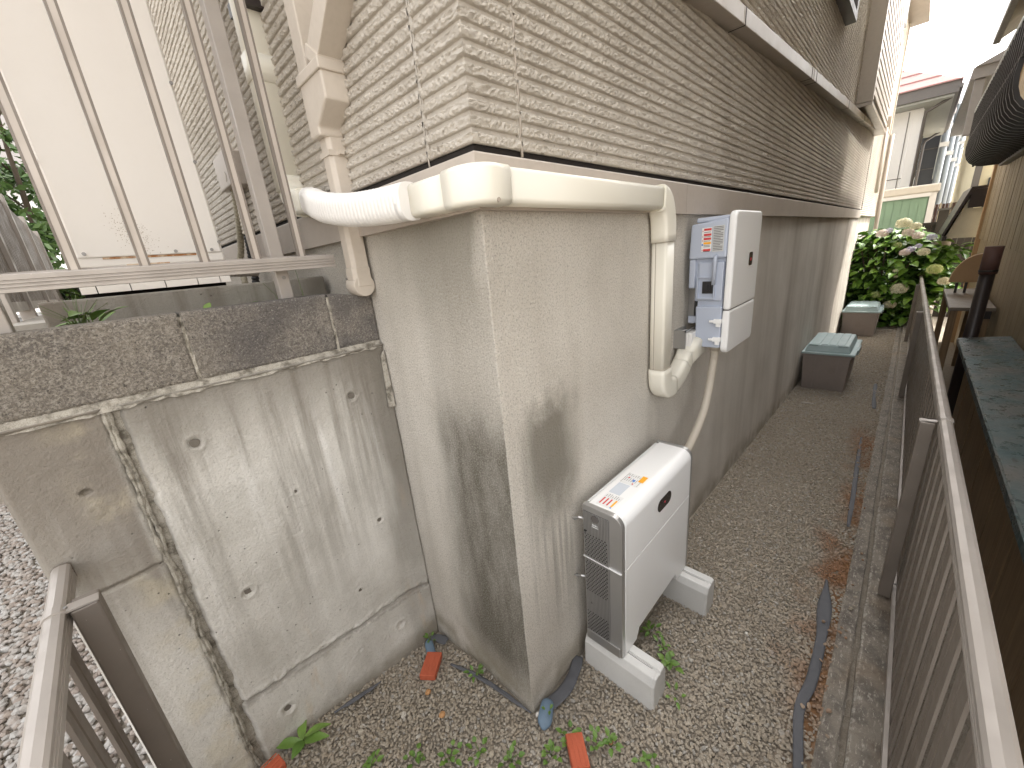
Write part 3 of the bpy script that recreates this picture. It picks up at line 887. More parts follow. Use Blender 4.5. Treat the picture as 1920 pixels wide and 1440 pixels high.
def conduit_cover():
    t = thing('conduit_cover', 'ivory plastic conduit cover running round the house corner to the inverter', 'conduit cover', (0, -.05, 1.8))
    W_ = .078
    # upright on the narrow face
    MB().tube([(-.038, 1.06, 3.4), (-.038, 1.06, 1.98)], prof=rr(.062, .118, .012), up=(1,0,0), smooth=True).build('upright_cover', MT['ivory'], t)
    MB().tube([(-.038, 1.06, 2.43), (-.038, 1.06, 2.345)], prof=rr(.071, .128, .012), up=(1,0,0)).build('joint_sleeve', MT['ivory'], t)
    pr = rr(.086, .07, .014)
    MB().tube(bez((-.045, 1.065, 2.03), (-.045, 1.07, 1.925), (-.055, .90, 1.915), 10), prof=rr(.10, .075, .014), up=(1,0,0)).build('elbow', MT['ivory'], t)
    MB().tube([(-.055, .925, 1.915), (-.062, .83, 1.912)], prof=rr(.098, .082, .02), up=(0,0,1)).build('sleeve', MT['ivory'], t)
    # flexible bellows over the downpipe
    path = smooth_path([(-.062, .845, 1.912), (-.098, .74, 1.892), (-.118, .60, 1.855), (-.112, .44, 1.826), (-.092, .30, 1.815), (-.078, .185, 1.812)], 30)
    L = [0]
    for a, b in zip(path, path[1:]): L.append(L[-1] + (b-a).length)
    dense = []; sc = []
    n = 420
    for i in range(n):
        s = L[-1]*i/(n-1); k = max(j for j in range(len(L)) if L[j] <= s + 1e-9); k = min(k, len(path)-2)
        u = (s-L[k])/max(1e-9, (L[k+1]-L[k])); dense.append(path[k].lerp(path[k+1], u))
        sc.append(1.03 - .085*(1-abs(math.sin(math.pi*s/.0165)))**2)
    MB().tube(dense, prof=rr(.074, .090, .030, 4), scale=sc).build('bellows', MT['white_flex'], t)
    MB().tube([(-.0785, .200, 1.8115), (-.075, .178, 1.8115)], prof=rr(.078, .092, .03)).build('collar', MT['white_flex'], t)
    pr = rr(.066, .080, .013)
    MB().tube([(-.048, .19, 1.812), (-.0425, .035, 1.812)], prof=rr(.068, .080, .013)).build('straight_cover', MT['ivory'], t)
    # corner shell
    c = MB(); pts = [(-.047, .105, 1.814), (-.047, .02, 1.814)]
    cor = [(-.0435, .040, 1.813)] + [(-.0435 + .036*(1-math.cos(a)), .0 - .0435*math.sin(a), 1.813) for a in np.linspace(0, math.pi/2, 9)] + [(.034, -.0435, 1.812)]
    c.tube(cor, prof=rr(.070, .087, .013)); c.build('corner_shell', MT['ivory'], t)
    MB().cyl((-.010, -.070, 1.778), (-.012, -.0795, 1.778), .005, 12).build('plug', MT['gutter'], t)
    MB().tube([(.030, -.043, 1.812), (.875, -.043, 1.812)], prof=rr(.066, .080, .013)).build('straight_cover', MT['ivory'], t)
    MB().tube(bez((.86, -.044, 1.812), (.935, -.044, 1.812), (.935, -.044, 1.655), 12), prof=rr(.072, .096, .015)).build('elbow', MT['ivory'], t)
    MB().tube([(.0342, -.0435, 1.812), (.0352, -.0435, 1.812)], prof=rr(.0675, .082, .013)).build('seam', MT['gutter'], t)
    MB().tube([(.935, -.0435, 1.6546), (.935, -.0435, 1.6530)], prof=rr(.088, .070, .013), up=(0,1,0)).build('seam', MT['gutter'], t)
    MB().tube([(.935, -.0435, 1.1268), (.935, -.0435, 1.1252)], prof=rr(.088, .072, .014), up=(0,1,0)).build('seam', MT['gutter'], t)
    MB().tube([(.866, -.043, 1.812), (.870, -.043, 1.812)], prof=rr(.073, .095, .014)).build('rim', MT['ivory'], t)
    MB().tube([(.935, -.043, 1.66), (.935, -.043, 1.10)], prof=rr(.082, .066, .012), up=(0,1,0)).build('straight_cover', MT['ivory'], t)
    MB().tube([(.935, -.043, 1.66), (.935, -.043, 1.12)], prof=[(-.0412,.010),(-.0395,.010),(-.0395,.013),(-.0412,.013)], up=(0,1,0), smooth=False).build('seam', MT['gutter'], t)
    MB().tube([(.935, -.044, 1.125)] + bez((.935, -.044, 1.10), (.935, -.044, 1.005), (1.04, -.046, 1.02), 12), prof=rr(.092, .076, .016), up=(0,1,0)).build('elbow', MT['ivory'], t)
    MB().tube(bez((1.03, -.046, 1.018), (1.115, -.046, 1.03), (1.165, -.052, 1.09), 10), prof=rr(.088, .072, .02), up=(0,1,0)).build('elbow', MT['ivory'], t)
    MB().tube([(1.152, -.050, 1.07), (1.20, -.055, 1.13)], prof=rr(.084, .070, .02), up=(0,1,0), scale=[1, 1.05]).build('sleeve', MT['ivory'], t)
    MB().tube([(1.195, -.055, 1.115), (1.27, -.07, 1.165)], prof=rr(.085, .07, .018), up=(0,1,0), scale=[1, 1.25]).build('outlet_hood', MT['ivory'], t)
conduit_cover()

# small junction box with its conduits on the narrow face
def junction():
    t = thing('junction_box', 'pale square junction box on the ribbed wall beside the white cabinet', 'junction box', (-.05, 1.75, 2.2))
    MB().box(-.098, -.014, 1.655, 1.905, 2.115, 2.265).build('box', MT['sheer'], t, bevel=.006)
    MB().cyl((-.10, 1.74, 2.16), (-.0985, 1.74, 2.16), .022, 20).build('knockout', MT['gutter'], t)
    def corr(pts, r, name, mat, pitch=.012):
        path = smooth_path(pts, 60); sc = []
        s = 0
        for i, p in enumerate(path):
            if i: s += (p - path[i-1]).length
            sc.append(1 + .09*math.sin(2*math.pi*s/pitch))
        tag(MB().tube(path, r=r, n=10, scale=sc).build(name, MT[mat]), *lab)
    lab = ('weathered yellowish corrugated conduit hanging from the junction box behind the cabinet', 'conduit')
    corr([(-.055, 1.83, 2.118), (-.055, 1.90, 1.98), (-.055, 2.02, 1.84), (-.07, 2.06, 1.75), (-.09, 2.0, 1.55)], .017, 'conduit', 'conduit_old', .02)
    lab = ('pale corrugated conduit hanging from the junction box, black below the siding', 'conduit')
    corr([(-.055, 1.76, 2.118), (-.055, 1.80, 2.02), (-.055, 1.83, 1.90)], .016, 'conduit', 'conduit', .02)
    lab = ('black corrugated drain hose running down the base behind the railing post', 'hose')
    corr([(-.05, 1.83, 1.905), (-.05, 1.88, 1.75), (-.06, 1.90, 1.62), (-.08, 1.88, 1.50)], .019, 'hose', 'black', .02)
    lab = ('grey insulated pipe sticking out sideways under the white cabinet', 'pipe')
    corr([(-.36, 1.22, 1.70), (-.27, 1.24, 1.695), (-.19, 1.30, 1.692)], .018, 'pipe', 'sheer', .012)
junction()

# ================================================================ RETAINING WALL
D = .63
rw = thing('retaining_wall', 'stained concrete retaining wall below the railing, meeting the house base', 'wall', (-.5, D, 0))
def retaining():
    TIES = [(-.629, 1.223, 1), (-.634, .683, 1), (-.159, 1.22, 1), (-.161, .677, .7), (-.177, .13, 1.1), (-.644, .143, 1.15), (-.42, .95, .4), (-.30, .42, .5), (-.36, .16, .5), (-.25, .12, .45)]
    def wallgrid(x0, x1, z0, z1, step, fn):
        xs = np.arange(x0, x1+step/2, step); zs = np.arange(z0, z1+step/2, step)
        xs[-1] = x1; zs[-1] = z1
        X, Z = np.meshgrid(xs, zs)
        Yd = fn(X, Z)
        # turn the skin back at every edge so that it has thickness
        P = np.stack([X, D - Yd, Z], -1)
        P = np.concatenate([P[:1]*1, P, P[-1:]*1], 0); P[0,:,1] = D+.14; P[-1,:,1] = D+.14
        P = np.concatenate([P[:,:1]*1, P, P[:,-1:]*1], 1); P[:,0,1] = D+.14; P[:,-1,1] = D+.14
        return P
    def panel(X, Z):
        d = .0022*fbm(X*14, Z*14, 200, 4) + .004*vn(X*3, Z*3, 210)
        for cx, cz, s in TIES:
            r = np.hypot(X-cx, Z-cz) + .003*vn(X*120, Z*120, 230)
            d = d - .007*(1 - sstep(.010*s, .016*s, r)) + .0025*np.exp(-((r-.0235*s)/.004)**2)
        # ragged broken edge along the upright joint and the cold joint at the foot
        e = X - (-.757) + .010*fbm(Z*22, X*22, 240, 3)
        d = d - .020*(1 - sstep(-.004, .016, e))
        zc = .262 + .012*vn(X*9, Z*0+2, 250) + (X+.4)*(-.05)
        j = Z - zc + .006*fbm(X*40, Z*40, 260, 3)
        d = d - .012*np.exp(-(j/.0055)**2) + .007*np.exp(-((j-.016)/.012)**2)*(fbm(X*70, Z*70, 270, 2)*.9+.35) + .004*sstep(.0, -.02, j)
        # leaning mortar lip under the blocks
        d = d + .012*sstep(1.372, 1.380, Z)*(.6+.4*vn(X*25, Z*0, 280))
        return d
    grid_mesh('panel', wallgrid(-.757, -.004, -.25, 1.382, .0042, panel), MT['concrete'], rw, smooth=True)
    def pier(X, Z):
        d = .0025*fbm(X*14+5, Z*14, 300, 4)
        e = -.777 - X + .006*fbm(Z*20, X*20, 310, 3)
        d = d - .010*(1 - sstep(-.002, .012, e))
        j = Z - (.909 + (X+.9)*.02 + .004*vn(X*30, Z*0, 320))
        d = d - .008*np.exp(-(j/.005)**2)
        r = np.hypot(X+.862, (Z-1.185)*1.8) + .004*vn(X*150, Z*150, 330)
        d = d - .018*(1 - sstep(.006, .014, r)) + .003*np.exp(-((np.hypot(X+.862, Z-1.13)-.012)/.008)**2)
        d = d - .02*(1-sstep(0, .012, X+.987))
        d = d + .012*sstep(1.372, 1.380, Z)*(.6+.4*vn(X*25, Z*0, 340))
        return d
    grid_mesh('end_pier', wallgrid(-.987, -.779, -.25, 1.382, .0042, pier), MT['concrete'], rw, smooth=True)
    MB().box(-.80, -.745, D+.014, D+.1, -.2, 1.378).build('joint_fill', MT['mortar'], rw)
    # rough mortar beads along the upright joint
    for seed, x0, r in ((1, -.7755, .006), (2, -.768, .005)):
        pts = []; sc = []
        for z in np.arange(.0, 1.375, .006):
            pts.append((x0 + .004*vn(z*14, seed, 400) + (1.37-z)*(-.006), D + .004 + .004*vn(z*30, seed, 410), z)); sc.append(1 + .45*vn(z*60, seed, 420))
        MB().tube(pts, r=r, n=6, scale=sc, smooth=False).build('mortar_bead', MT['mortar'], rw)
    kk = MB(); kk.box(-.95, -.01, D+.14, D+.22, -.2, 1.36); kk.build('core', MT['mortar'], rw)
    # loose stub of mortar at the house end
    MB().hexa([(-.03,D-.012,1.13),(-.005,D-.02,1.13),(-.004,D,1.13),(-.03,D,1.13)], [(-.02,D-.010,1.34),(-.006,D-.012,1.36),(-.004,D,1.36),(-.022,D,1.34)]).build('mortar_patch', MT['mortar'], rw, bevel=.004)
    # the block course
    FB = D + .012
    def block(x0, x1, z1r, seed):
        nx, nz = max(10, int((x1-x0)/.006)), 32
        X, Z = np.meshgrid(np.linspace(x0, x1, nx), np.linspace(1.397, 1.586, nz))
        Z = Z - (X > -.17)*(Z-1.397)*.10*sstep(-.16, -.02, X)
        ed = np.minimum(np.minimum(X-x0, x1-X), np.minimum(Z-1.397, 1.586-Z))
        d = .0022*fbm(X*60, Z*60, 500+seed, 3) - .004*(1-sstep(0, .007, ed + .003*vn(X*70, Z*70, 520)))
        P = np.stack([X, FB - d, Z], -1)
        top = P[-1:].copy(); top[..., 1] = FB + .005; top[..., 2] += .002
        back = top.copy(); back[..., 1] = FB + .11
        bot = P[:1].copy(); bot[..., 1] = FB + .11
        P = np.concatenate([bot, P, top, back], 0)
        P = np.concatenate([P[:,:1]*1, P, P[:,-1:]*1], 1); P[:,0,1] = FB+.11; P[:,-1,1] = FB+.11
        grid_mesh('block', P, MT['block'], rw)
    block(-.987, -.569, 0, 1); block(-.563, -.166, 0, 2); block(-.160, -.004, 0, 3)
    for x in (-.566, -.163):
        X, Z = np.meshgrid(np.linspace(x-.0045, x+.0045, 5), np.linspace(1.394, 1.578, 60))
        grid_mesh('mortar_joint', np.stack([X + .0015*vn(Z*60, X*0+x, 700), FB + .0015 + .004*vn(Z*70, X*300, 710), Z], -1), MT['mortar'], rw)
    X, Z = np.meshgrid(np.linspace(-.985, -.004, 260), np.linspace(0, 1, 6))
    grid_mesh('mortar_joint', np.stack([X, D - .010*(1-Z)*(.5+.6*vn(X*18, Z, 720)) + Z*.016 + .003*vn(X*90, Z*3, 730), 1.372 + .026*Z + .004*vn(X*40, Z*2, 740)*(1-Z)], -1), MT['mortar'], rw)
    for cx, cz, s in TIES:
        P_ = MB(); ps = [(cx + .0125*s*(1+.12*math.sin(3*a+cx*9))*math.cos(a), cz + .0125*s*math.sin(a)) for a in np.linspace(0, 2*math.pi, 18)[:-1]]
        P_.prism(ps, 'y', D+.0045, D+.02); P_.build('tie_hole_dark_plug', MT['plug'], rw)  # recessed mortar disc, coloured dark to darken the hole's inside
retaining()

# inner low kerb of the flower strip
ik = MB(); 
ik.box(-.83, -.02, 1.0, 1.10, 1.45, 1.648)
tag(ik.build('low_wall', MT['concrete'], bevel=.006), 'low weathered concrete wall behind the railing, under the white cabinet', 'wall')
kind(MB().box(-.97, -.004, .75, 1.0, 1.4, 1.52).build('planting_strip', MT['soil']), 'structure')

# ================================================================ RAILING on top of the block course
def railing():
    t = thing('railing', 'bronze aluminium railing of thin upright bars on the block wall', 'railing', (-.5, .69, 1.59))
    # bottom rail with shallow grooves along its face
    prof = [(.665,1.676),(.668,1.676)]
    z = 1.676
    face = [(.664, 1.676), (.664, 1.683), (.667, 1.684), (.667, 1.686), (.664, 1.687), (.664, 1.691), (.667, 1.692), (.667, 1.694), (.664, 1.695), (.664, 1.699), (.667, 1.700), (.667, 1.702), (.664, 1.703), (.664, 1.713), (.667, 1.716), (.725, 1.716), (.725, 1.722), (.730, 1.722), (.730, 1.676)]
    MB().prism(face, 'x', -2.2, -.100).build('bottom_rail', MT['rail'], t)
    MB().box(-2.2, -.1, .664, .73, 2.68, 2.73).build('top_rail', MT['rail'], t, bevel=.004)
    for x in (-1.117, -.986, -.855, -.724, -.593, -.461, -.328, -.196):
        b_ = MB(); b_.box(x-.0060, x+.0060, .6845, .702, 1.7165, 2.68).build('bar', MT['stem'], t)
        for sx in (-1, 1): MB().box(*sorted((x+sx*.0061, x+sx*.0112)), .6835, .7035, 1.7165, 2.68).build('bar_flank', MT['rail_dark'], t)  # side faces in a darker colour that carries their shade
    for x in (-.257, -.885, -1.6):
        p = MB().box(x-.020, x+.020, .731, .771, 1.50, 2.70).build('post', MT['rail'], t, bevel=.003)
        MB().cyl((x+.003, .7285, 1.655), (x+.003, .7315, 1.655), .006, 10).build('bolt', MT['screw'], p)
railing()

# ================================================================ low fence in the lower left corner
def slat_fence_left():
    t = thing('low_fence', 'bronze slatted low fence with rounded top rail ending at the retaining wall', 'fence', (-.95, .3, .1))
    def rail_prof(): return [(-.972,.985),(-.972,1.022),(-.966,1.029),(-.955,1.031),(-.943,1.029),(-.938,1.024),(-.938,1.014),(-.9395,1.013),(-.9395,1.010),(-.938,1.009),(-.938,1.004),(-.9395,1.003),(-.9395,1.000),(-.938,.999),(-.938,.985)]
    MB().prism(rail_prof(), 'y', -1.6, .618).build('top_rail', MT['rail'], t)
    MB().prism([(-.9725,.985),(-.9725,1.023),(-.966,1.030),(-.955,1.032),(-.943,1.030),(-.9375,1.024),(-.9375,.985)], 'y', .6185, .624).build('end_cap', MT['rail_dark'], t)
    MB().box(-.97, -.94, -1.6, .61, .12, .16).build('bottom_rail', MT['rail'], t, bevel=.003)
    for yp in (.425, -1.25):
        p = MB().box(-.934, -.889, yp-.028, yp+.028, .02, 1.018).build('post', MT['rail_dark'], t, bevel=.004)
        MB().prism([(-.974,1.024),(-.966,1.0325),(-.955,1.0345),(-.943,1.0325),(-.936,1.0265),(-.888,1.0225),(-.888,1.0195),(-.937,1.0215),(-.975,1.018)], 'y', yp-.03, yp-.002).build('bracket', MT['rail'], t)
        MB().cyl((-.938, yp-.016, 1.027), (-.938, yp-.016, 1.030), .004, 10).build('rivet', MT['screw'], t)
    y = .32
    while y > -1.5:
        s = MB(); s.prism([(-.956, y), (-.949, y), (-.949, y+.030), (-.952, y+.033), (-.952, y+.037), (-.949, y+.040), (-.949, y+.078), (-.956, y+.078)], 'z', .10, .985)
        s.build('slat', MT['rail_dark'], t)
        y -= .150
slat_fence_left()

# ================================================================ long fence on the right of the passage
def slat_fence_right():
    t = thing('long_fence', 'long bronze slatted fence with pale rounded top rail along the gravel passage', 'fence', (4, -.95, 0))
    sl = -.030
    z0 = .948
    def zr(x): return z0 + sl*x
    prof = [(-.945,-.042),(-.945,-.034),(-.9465,-.033),(-.9465,-.030),(-.945,-.029),(-.945,-.024),(-.9465,-.023),(-.9465,-.020),(-.945,-.019),(-.945,-.008),(-.950,-.002),(-.962,.001),(-.974,-.001),(-.981,-.006),(-.982,-.042)]
    def run(x0, x1, pr, name, mat, zf=zr):
        m = MB(); n = len(pr)
        m.add([(x0, y, zf(x0)+z) for y, z in pr] + [(x1, y, zf(x1)+z) for y, z in pr], [list(range(n)), list(range(2*n-1, n-1, -1))] + [(i, n+i, n+(i+1)%n, (i+1)%n) for i in range(n)])
        return m.build(name, MT[mat], t)
    posts = (-1.75, 1.45, 4.85, 8.15, 11.0)
    xs = [-2.4, 1.475, 4.86, 8.16, 12.4]
    for a, b in zip(xs, xs[1:]):
        run(a+.002, b-.002, prof, 'top_rail', 'rail')
    bp = [(-.939,.0),(-.939,.030),(-.9505,.030),(-.9505,.0)]
    run(-2.4, 12.4, bp, 'bottom_rail', 'rail', lambda x: .085 - .034*x)
    for x in posts:
        p = MB(); zt = zr(x) - .022; zb = .055 - .032*x
        p.box(x-.028, x+.028, -.938, -.896, zb, zt); p.build('post', MT['slat'], t, bevel=.003)
        m = MB(); z = zr(x)
        m.add([(x+dx, y, z+dz) for dx in (-.016, .016) for y, dz in ((-.893,-.0205),(-.942,-.0195),(-.948,.001),(-.962,.0045),(-.975,.003),(-.985,-.004),(-.986,-.010),(-.893,-.024))],
              [list(range(8))[::-1], list(range(8, 16))] + [(i, (i+1)%8, 8+(i+1)%8, 8+i) for i in range(8)])
        m.build('bracket', MT['rail'], t)
        w = MB(); w.tube([(x-.01, -.936, .13-.032*x), (x-.01, -.954, .125-.032*x)], r=.003, n=6); w.build('bolt', MT['screw'], t)
    x = -1.55
    k = 0
    while x < 10.6:
        zb = .072 - .034*x; zt = zr(x) - .04
        w = .096
        s = MB()
        s.prism([(x, -.951), (x+.056, -.951), (x+.058, -.954), (x+.062, -.954), (x+.064, -.951), (x+w, -.951), (x+w, -.957), (x, -.957)], 'z', zb, zt)
        s.build('slat', MT['slat'], t)
        x += .152
slat_fence_right()

# ================================================================ white cabinet on the terrace
def cabinet():
    t = thing('cabinet', 'tall white metal cabinet with rusty lower seam standing behind the railing', 'water heater', (-.53, 1.3, 1.66))
    X0, X1, Y0 = -.742, -.338, 1.055
    MB().box(X0, X1, Y0, 1.55, 1.735, 3.35).build('body', MT['cabinet'], t, bevel=.006)
    MB().box(X0+.028, X1-.006, Y0-.006, Y0-.0005, 1.766, 3.30).build('front_panel', MT['cabinet'], t, bevel=.003)
    for x, z in ((-.727,1.795),(-.723,2.03),(-.724,2.45),(-.697,1.778),(-.475,1.775),(-.372,1.775),(-.3435,1.80),(-.3435,2.06),(-.3435,2.29),(-.3435,2.6)):
        MB().cyl((x, Y0-.0105, z), (x, Y0-.0005, z), .0052, 10).build('screw', MT['screw'], t)
    # base skirt in sections
    xs = [X0+.004, -.70, -.62, -.53, -.44, -.372, X1]
    for a, b in zip(xs, xs[1:]):
        MB().box(a+.0012, b-.0012, Y0+.002, Y0+.02, 1.659, 1.733).build('skirt', MT['cabinet'], t, bevel=.001)
    MB().box(X0, X1, Y0+.021, 1.5, 1.672, 1.734).build('base', MT['dark'], t)
    MB().box(X0+.01, X1-.01, 1.11, 1.5, 1.5, 1.6715).build('plinth', MT['dark'], t)  # added black block, stands for the shaded gap under the cabinet
    for a in (-.69, -.38): MB().box(a-.03, a+.03, 1.12, 1.2, 1.6, 1.672).build('foot', MT['dark'], t)
    m = Mat('rust_streak', .9)
    n = m.noise((30, 30, 12), 5, .7)
    m.color(m.mix(m.mr(n, .35, .6), (.70,.56,.42), (.40,.17,.055)))
    MB().box(-.66, -.42, Y0-.0022, Y0-.0006, 1.7595, 1.7655).build('rust_seam', m.m, t)
    MB().box(-.61, -.50, Y0-.0004, Y0+.001, 1.736, 1.742).build('rust_seam', m.m, t)
    # speckled mould spot on the panel
    g = np.random.default_rng(5); mm = MB()
    for i in range(420):
        u, v = g.normal(0, 1), g.normal(0, 1)
        x = -.565 + .020*u - .012*v; z = 1.825 + .034*v
        if z < 1.772: continue
        r = g.uniform(.0005, .0016)
        mm.add([(x-r, Y0-.0066, z), (x, Y0-.0066, z-r), (x+r, Y0-.0066, z), (x, Y0-.0066, z+r)], [(0,1,2,3)])
    kind(mm.build('mould_speckle', plain('mould', (.46,.39,.32), .9), t), 'stuff')
cabinet()

# ================================================================ STORAGE BATTERY on two footing blocks
def footing(x0, zb, label):
    t = thing('footing_block', label, 'concrete block', (x0, -.18, zb))
    ya, yb = -.035, -.335; w = .112; h = .140
    x1 = x0 + w
    sec = [(x0+.000, 0), (x0+.004, h-.030), (x0+.018, h), (x0+.050, h), (x0+.052, h-.007), (x0+.060, h-.007), (x0+.062, h), (x0+.094, h), (x0+.108, h-.030), (x1, 0)]
    m = MB(); n = len(sec)
    v = []
    for y, sx, sh in ((ya, 1, 1), (yb+.010, 1, 1), (yb, .90, .97)):
        for x, z in sec: v.append((x0+w/2 + (x-x0-w/2)*sx, y, zb + z*sh - (.0 if z else .05)))
    f = [list(range(n)), list(range(3*n-1, 2*n-1, -1))]
    for k in range(2):
        for i in range(n): f.append((k*n+i, (k+1)*n+i, (k+1)*n+(i+1)%n, k*n+(i+1)%n))
    m.add(v, f); m.build('block', MT['footing'], t, bevel=.006)
    MB().hexa([(x0+.0515,ya+.002,zb+h-.0068),(x0+.0605,ya+.002,zb+h-.0068),(x0+.0605,yb+.03,zb+h-.0068),(x0+.0515,yb+.03,zb+h-.0068)],
              [(x0+.0535,ya+.002,zb+h-.003),(x0+.0585,ya+.002,zb+h-.003),(x0+.0585,yb+.03,zb+h-.003),(x0+.0535,yb+.03,zb+h-.003)]).build('channel', MT['silver'], t)
footing(.295, -.005, 'pale concrete footing block under the near end of the white battery unit')
footing(.838, -.010, 'pale concrete footing block under the far end of the white battery unit')

def battery():
    X0, X1, YF, YB, ZB, ZT = .318, .922, -.207, -.046, .137, .775
    t = thing('battery_unit', 'white home storage battery with silver ends standing on two concrete blocks', 'storage battery', (.62, -.12, ZB))
    r = .045
    def shell(yf, yb, zt, rad, zb):
        arc = [(yf + rad - rad*math.cos(a), zt - rad + rad*math.sin(a)) for a in np.linspace(0, math.pi/2, 9)]
        return [(yf, zb)] + arc + [(yb, zt)] , arc
    # white front and top: one curved sheet over a core
    pts, arc = shell(YF, YB-.012, ZT, r, ZB+.0)
    outline = [(YF, .548)] + arc + [(YB-.014, ZT), (YB-.014, .548)]
    MB().prism(outline, 'x', X0+.010, X1-.010, smooth=False).build('upper_cover', MT['white'], t, bevel=.002)
    # lower front: recessed hairline joint and arched bottom between two legs
    poly = [(X0+.010, ZB), (X0+.10, ZB), (X0+.122, .182), (X1-.13, .182), (X1-.112, ZB), (X1-.010, ZB), (X1-.010, .545), (X0+.010, .545)]
    MB().prism(poly, 'y', YF, YB-.014).build('lower_cover', MT['white'], t, bevel=.002)
    MB().box(X0+.014, X1-.014, YF+.003, YB-.016, .5445, .5485).build('joint', MT['silver_dark'], t)
    # ribbed heat fins along the back edge
    for k in range(58):
        x = X0 + .02 + k*.0098
        MB().box(x, x+.0045, YB-.0135, YB, .20, ZT-.003).build('fin', MT['white'], t)
    # silver ends
    for s, xa, xb in ((-1, X0-.012, X0+.0098), (1, X1-.0098, X1+.012)):
        o2 = [(YF+.002, ZB+.0)] + [(YF+.002 + r - r*math.cos(a), ZT+.001 - r + r*math.sin(a)) for a in np.linspace(0, math.pi/2, 9)] + [(YB, ZT+.001), (YB, ZB)]
        MB().prism(o2, 'x', xa, xb).build('end_frame', MT['silver'], t, bevel=.002)
    # near end grille: upright ribs, three perforated fields, foot band
    xe = X0 - .012
    g = MB(); 
    MB().box(xe-.0022, xe-.0002, YB-.105, YB-.004, ZB+.05, ZT-.022).build('grille_plate', MT['silver_dark'], t)
    for k in range(17):
        y = YB - .007 - k*.0061
        MB().box(xe-.0052, xe-.0023, y-.0028, y, ZB+.05, ZT-.024).build('grille_rib', MT['silver'], t)
    for z0, z1 in ((.565, .66), (.395, .535), (.195, .29)):
        hp = MB()
        k = 0
        z = z0
        while z < z1:
            for j in range(8):
                y = YB - .012 - j*.0118 - (.0059 if k % 2 else 0)
                hp.add([(xe-.0056, y-.0034, z), (xe-.0056, y, z-.0034), (xe-.0056, y+.0034, z), (xe-.0056, y, z+.0034)], [(0,1,2,3)])
            z += .0092; k += 1
        kind(hp.build('vent_holes', MT['black'], t), 'stuff')
    MB().prism([(YF+.002, .545), (YB, .548), (YB, .551), (YF+.002, .548)], 'x', xe-.0065, xe-.0005).build('end_joint', MT['white'], t)
    MB().box(xe-.006, xe-.0002, YF+.010, YB-.002, ZB+.002, ZB+.048).build('foot_band', MT['silver'], t, bevel=.002)
    MB().cyl((xe-.0066, YB-.055, .735), (xe-.001, YB-.055, .735), .0155, 24).build('logo_disc', MT['greytrim'], t)
    lg = MB()
    for k, (dy, w) in enumerate(((-.009,.004),(-.003,.004),(.003,.004),(.009,.003))):
        lg.box(xe-.0066, xe-.0055, YB-.055-dy-w/2, YB-.055-dy+w/2, .706, .7115)
    lg.box(xe-.0066, xe-.0055, YB-.068, YB-.042, .699, .7015)
    lg.build('emblem', MT['white'], t)
    MB().cyl((xe-.0062, YB-.012, .668), (xe-.001, YB-.012, .668), .005, 12).build('screw', MT['black'], t)
    MB().cyl((xe-.0062, YB-.030, .335), (xe-.001, YB-.030, .335), .004, 12).build('screw', MT['screw'], t)
    # display
    dsp = []
    L_, hh = .062, .027
    for a in np.linspace(-math.pi/2, math.pi/2, 12): dsp.append((.642 + L_ - hh + hh*math.cos(a), .665 + hh*math.sin(a)))
    for a in np.linspace(math.pi/2, 3*math.pi/2, 12): dsp.append((.642 - L_ + hh + hh*math.cos(a), .665 + hh*math.sin(a)))
    d = MB().prism(dsp, 'y', YF-.0016, YF-.0003).build('display', MT['blackgloss'], t)
    mk = MB()
    for a, b, w, h in ((-.001, .001, .011, .0035), (.003, -.004, .006, .006), (-.004, -.003, .005, .002)): mk.box(.642+a-w/2, .642+a+w/2, YF-.0021, YF-.0017, .665+b-h/2, .665+b+h/2)
    mk.build('red_mark', MT['red_led'], d)
    dots = MB()
    for k in range(7):
        a = k*.9; dots.box(.642-.04+k*.0125, .642-.037+k*.0125, YF-.0021, YF-.0017, .665+.014*math.sin(a*1.7)-.001, .665+.014*math.sin(a*1.7)+.001)
    dots.build('grey_mark', MT['greytrim'], d)
    # labels on the top
    zt = ZT + .0004
    def lab(x0, x1, y0, y1, mat, name='label', h=.0006, z=zt):
        return MB().box(x0, x1, y0, y1, z, z+h).build(name, MT[mat], t)
    lab(X0+.020, X0+.105, -.148, -.082, 'print_white')
    for k in range(3): lab(X0+.030, X0+.072, -.094-k*.0145, -.0885-k*.0145, 'red_bar', 'red_strip', .0004, zt+.0007)
    lab(X0+.030, X0+.074, -.1415, -.1345, 'orange_bar', 'orange_strip', .0004, zt+.0007)
    lab(X0+.022, X0+.028, -.142, -.136, 'blue_dot', 'blue_mark', .0004, zt+.0007)
    lab(X0+.110, X0+.190, -.128, -.082, 'print_blue')
    lab(X0+.196, X0+.275, -.150, -.082, 'print_white')
    lab(X0+.232, X0+.280, -.158, -.138, 'orange_bar', 'orange_strip', .0004, zt+.0007)
    lab(X0+.222, X0+.236, -.128, -.118, 'blue_dot', 'blue_mark', .0004, zt+.0007)
    lab(X0+.236, X0+.246, -.100, -.094, 'red_bar', 'red_strip', .0004, zt+.0007)
    lab(X0+.202, X0+.210, -.132, -.126, 'red_bar', 'red_strip', .0004, zt+.0007)
    for k in range(7):
        y = -.089 - k*.0082
        lab(X0+.078, X0+.078+(.022 if k % 3 else .014), y-.0013, y, 'greytrim', 'print_line', .0003, zt+.0007)
    for k in range(6):
        y = -.089 - k*.0088
        lab(X0+.214, X0+.214+(.030, .018, .026)[k % 3], y-.0013, y, 'greytrim', 'print_line', .0003, zt+.0007)
        lab(X0+.255, X0+.255+(.012, .017, .008)[k % 3], y-.0013, y, 'greytrim', 'print_line', .0003, zt+.0007)
    for y in (-.0825, -.150): lab(X0+.196, X0+.275, y-.0006, y+.0006, 'greytrim', 'print_line', .0003, zt+.0007)
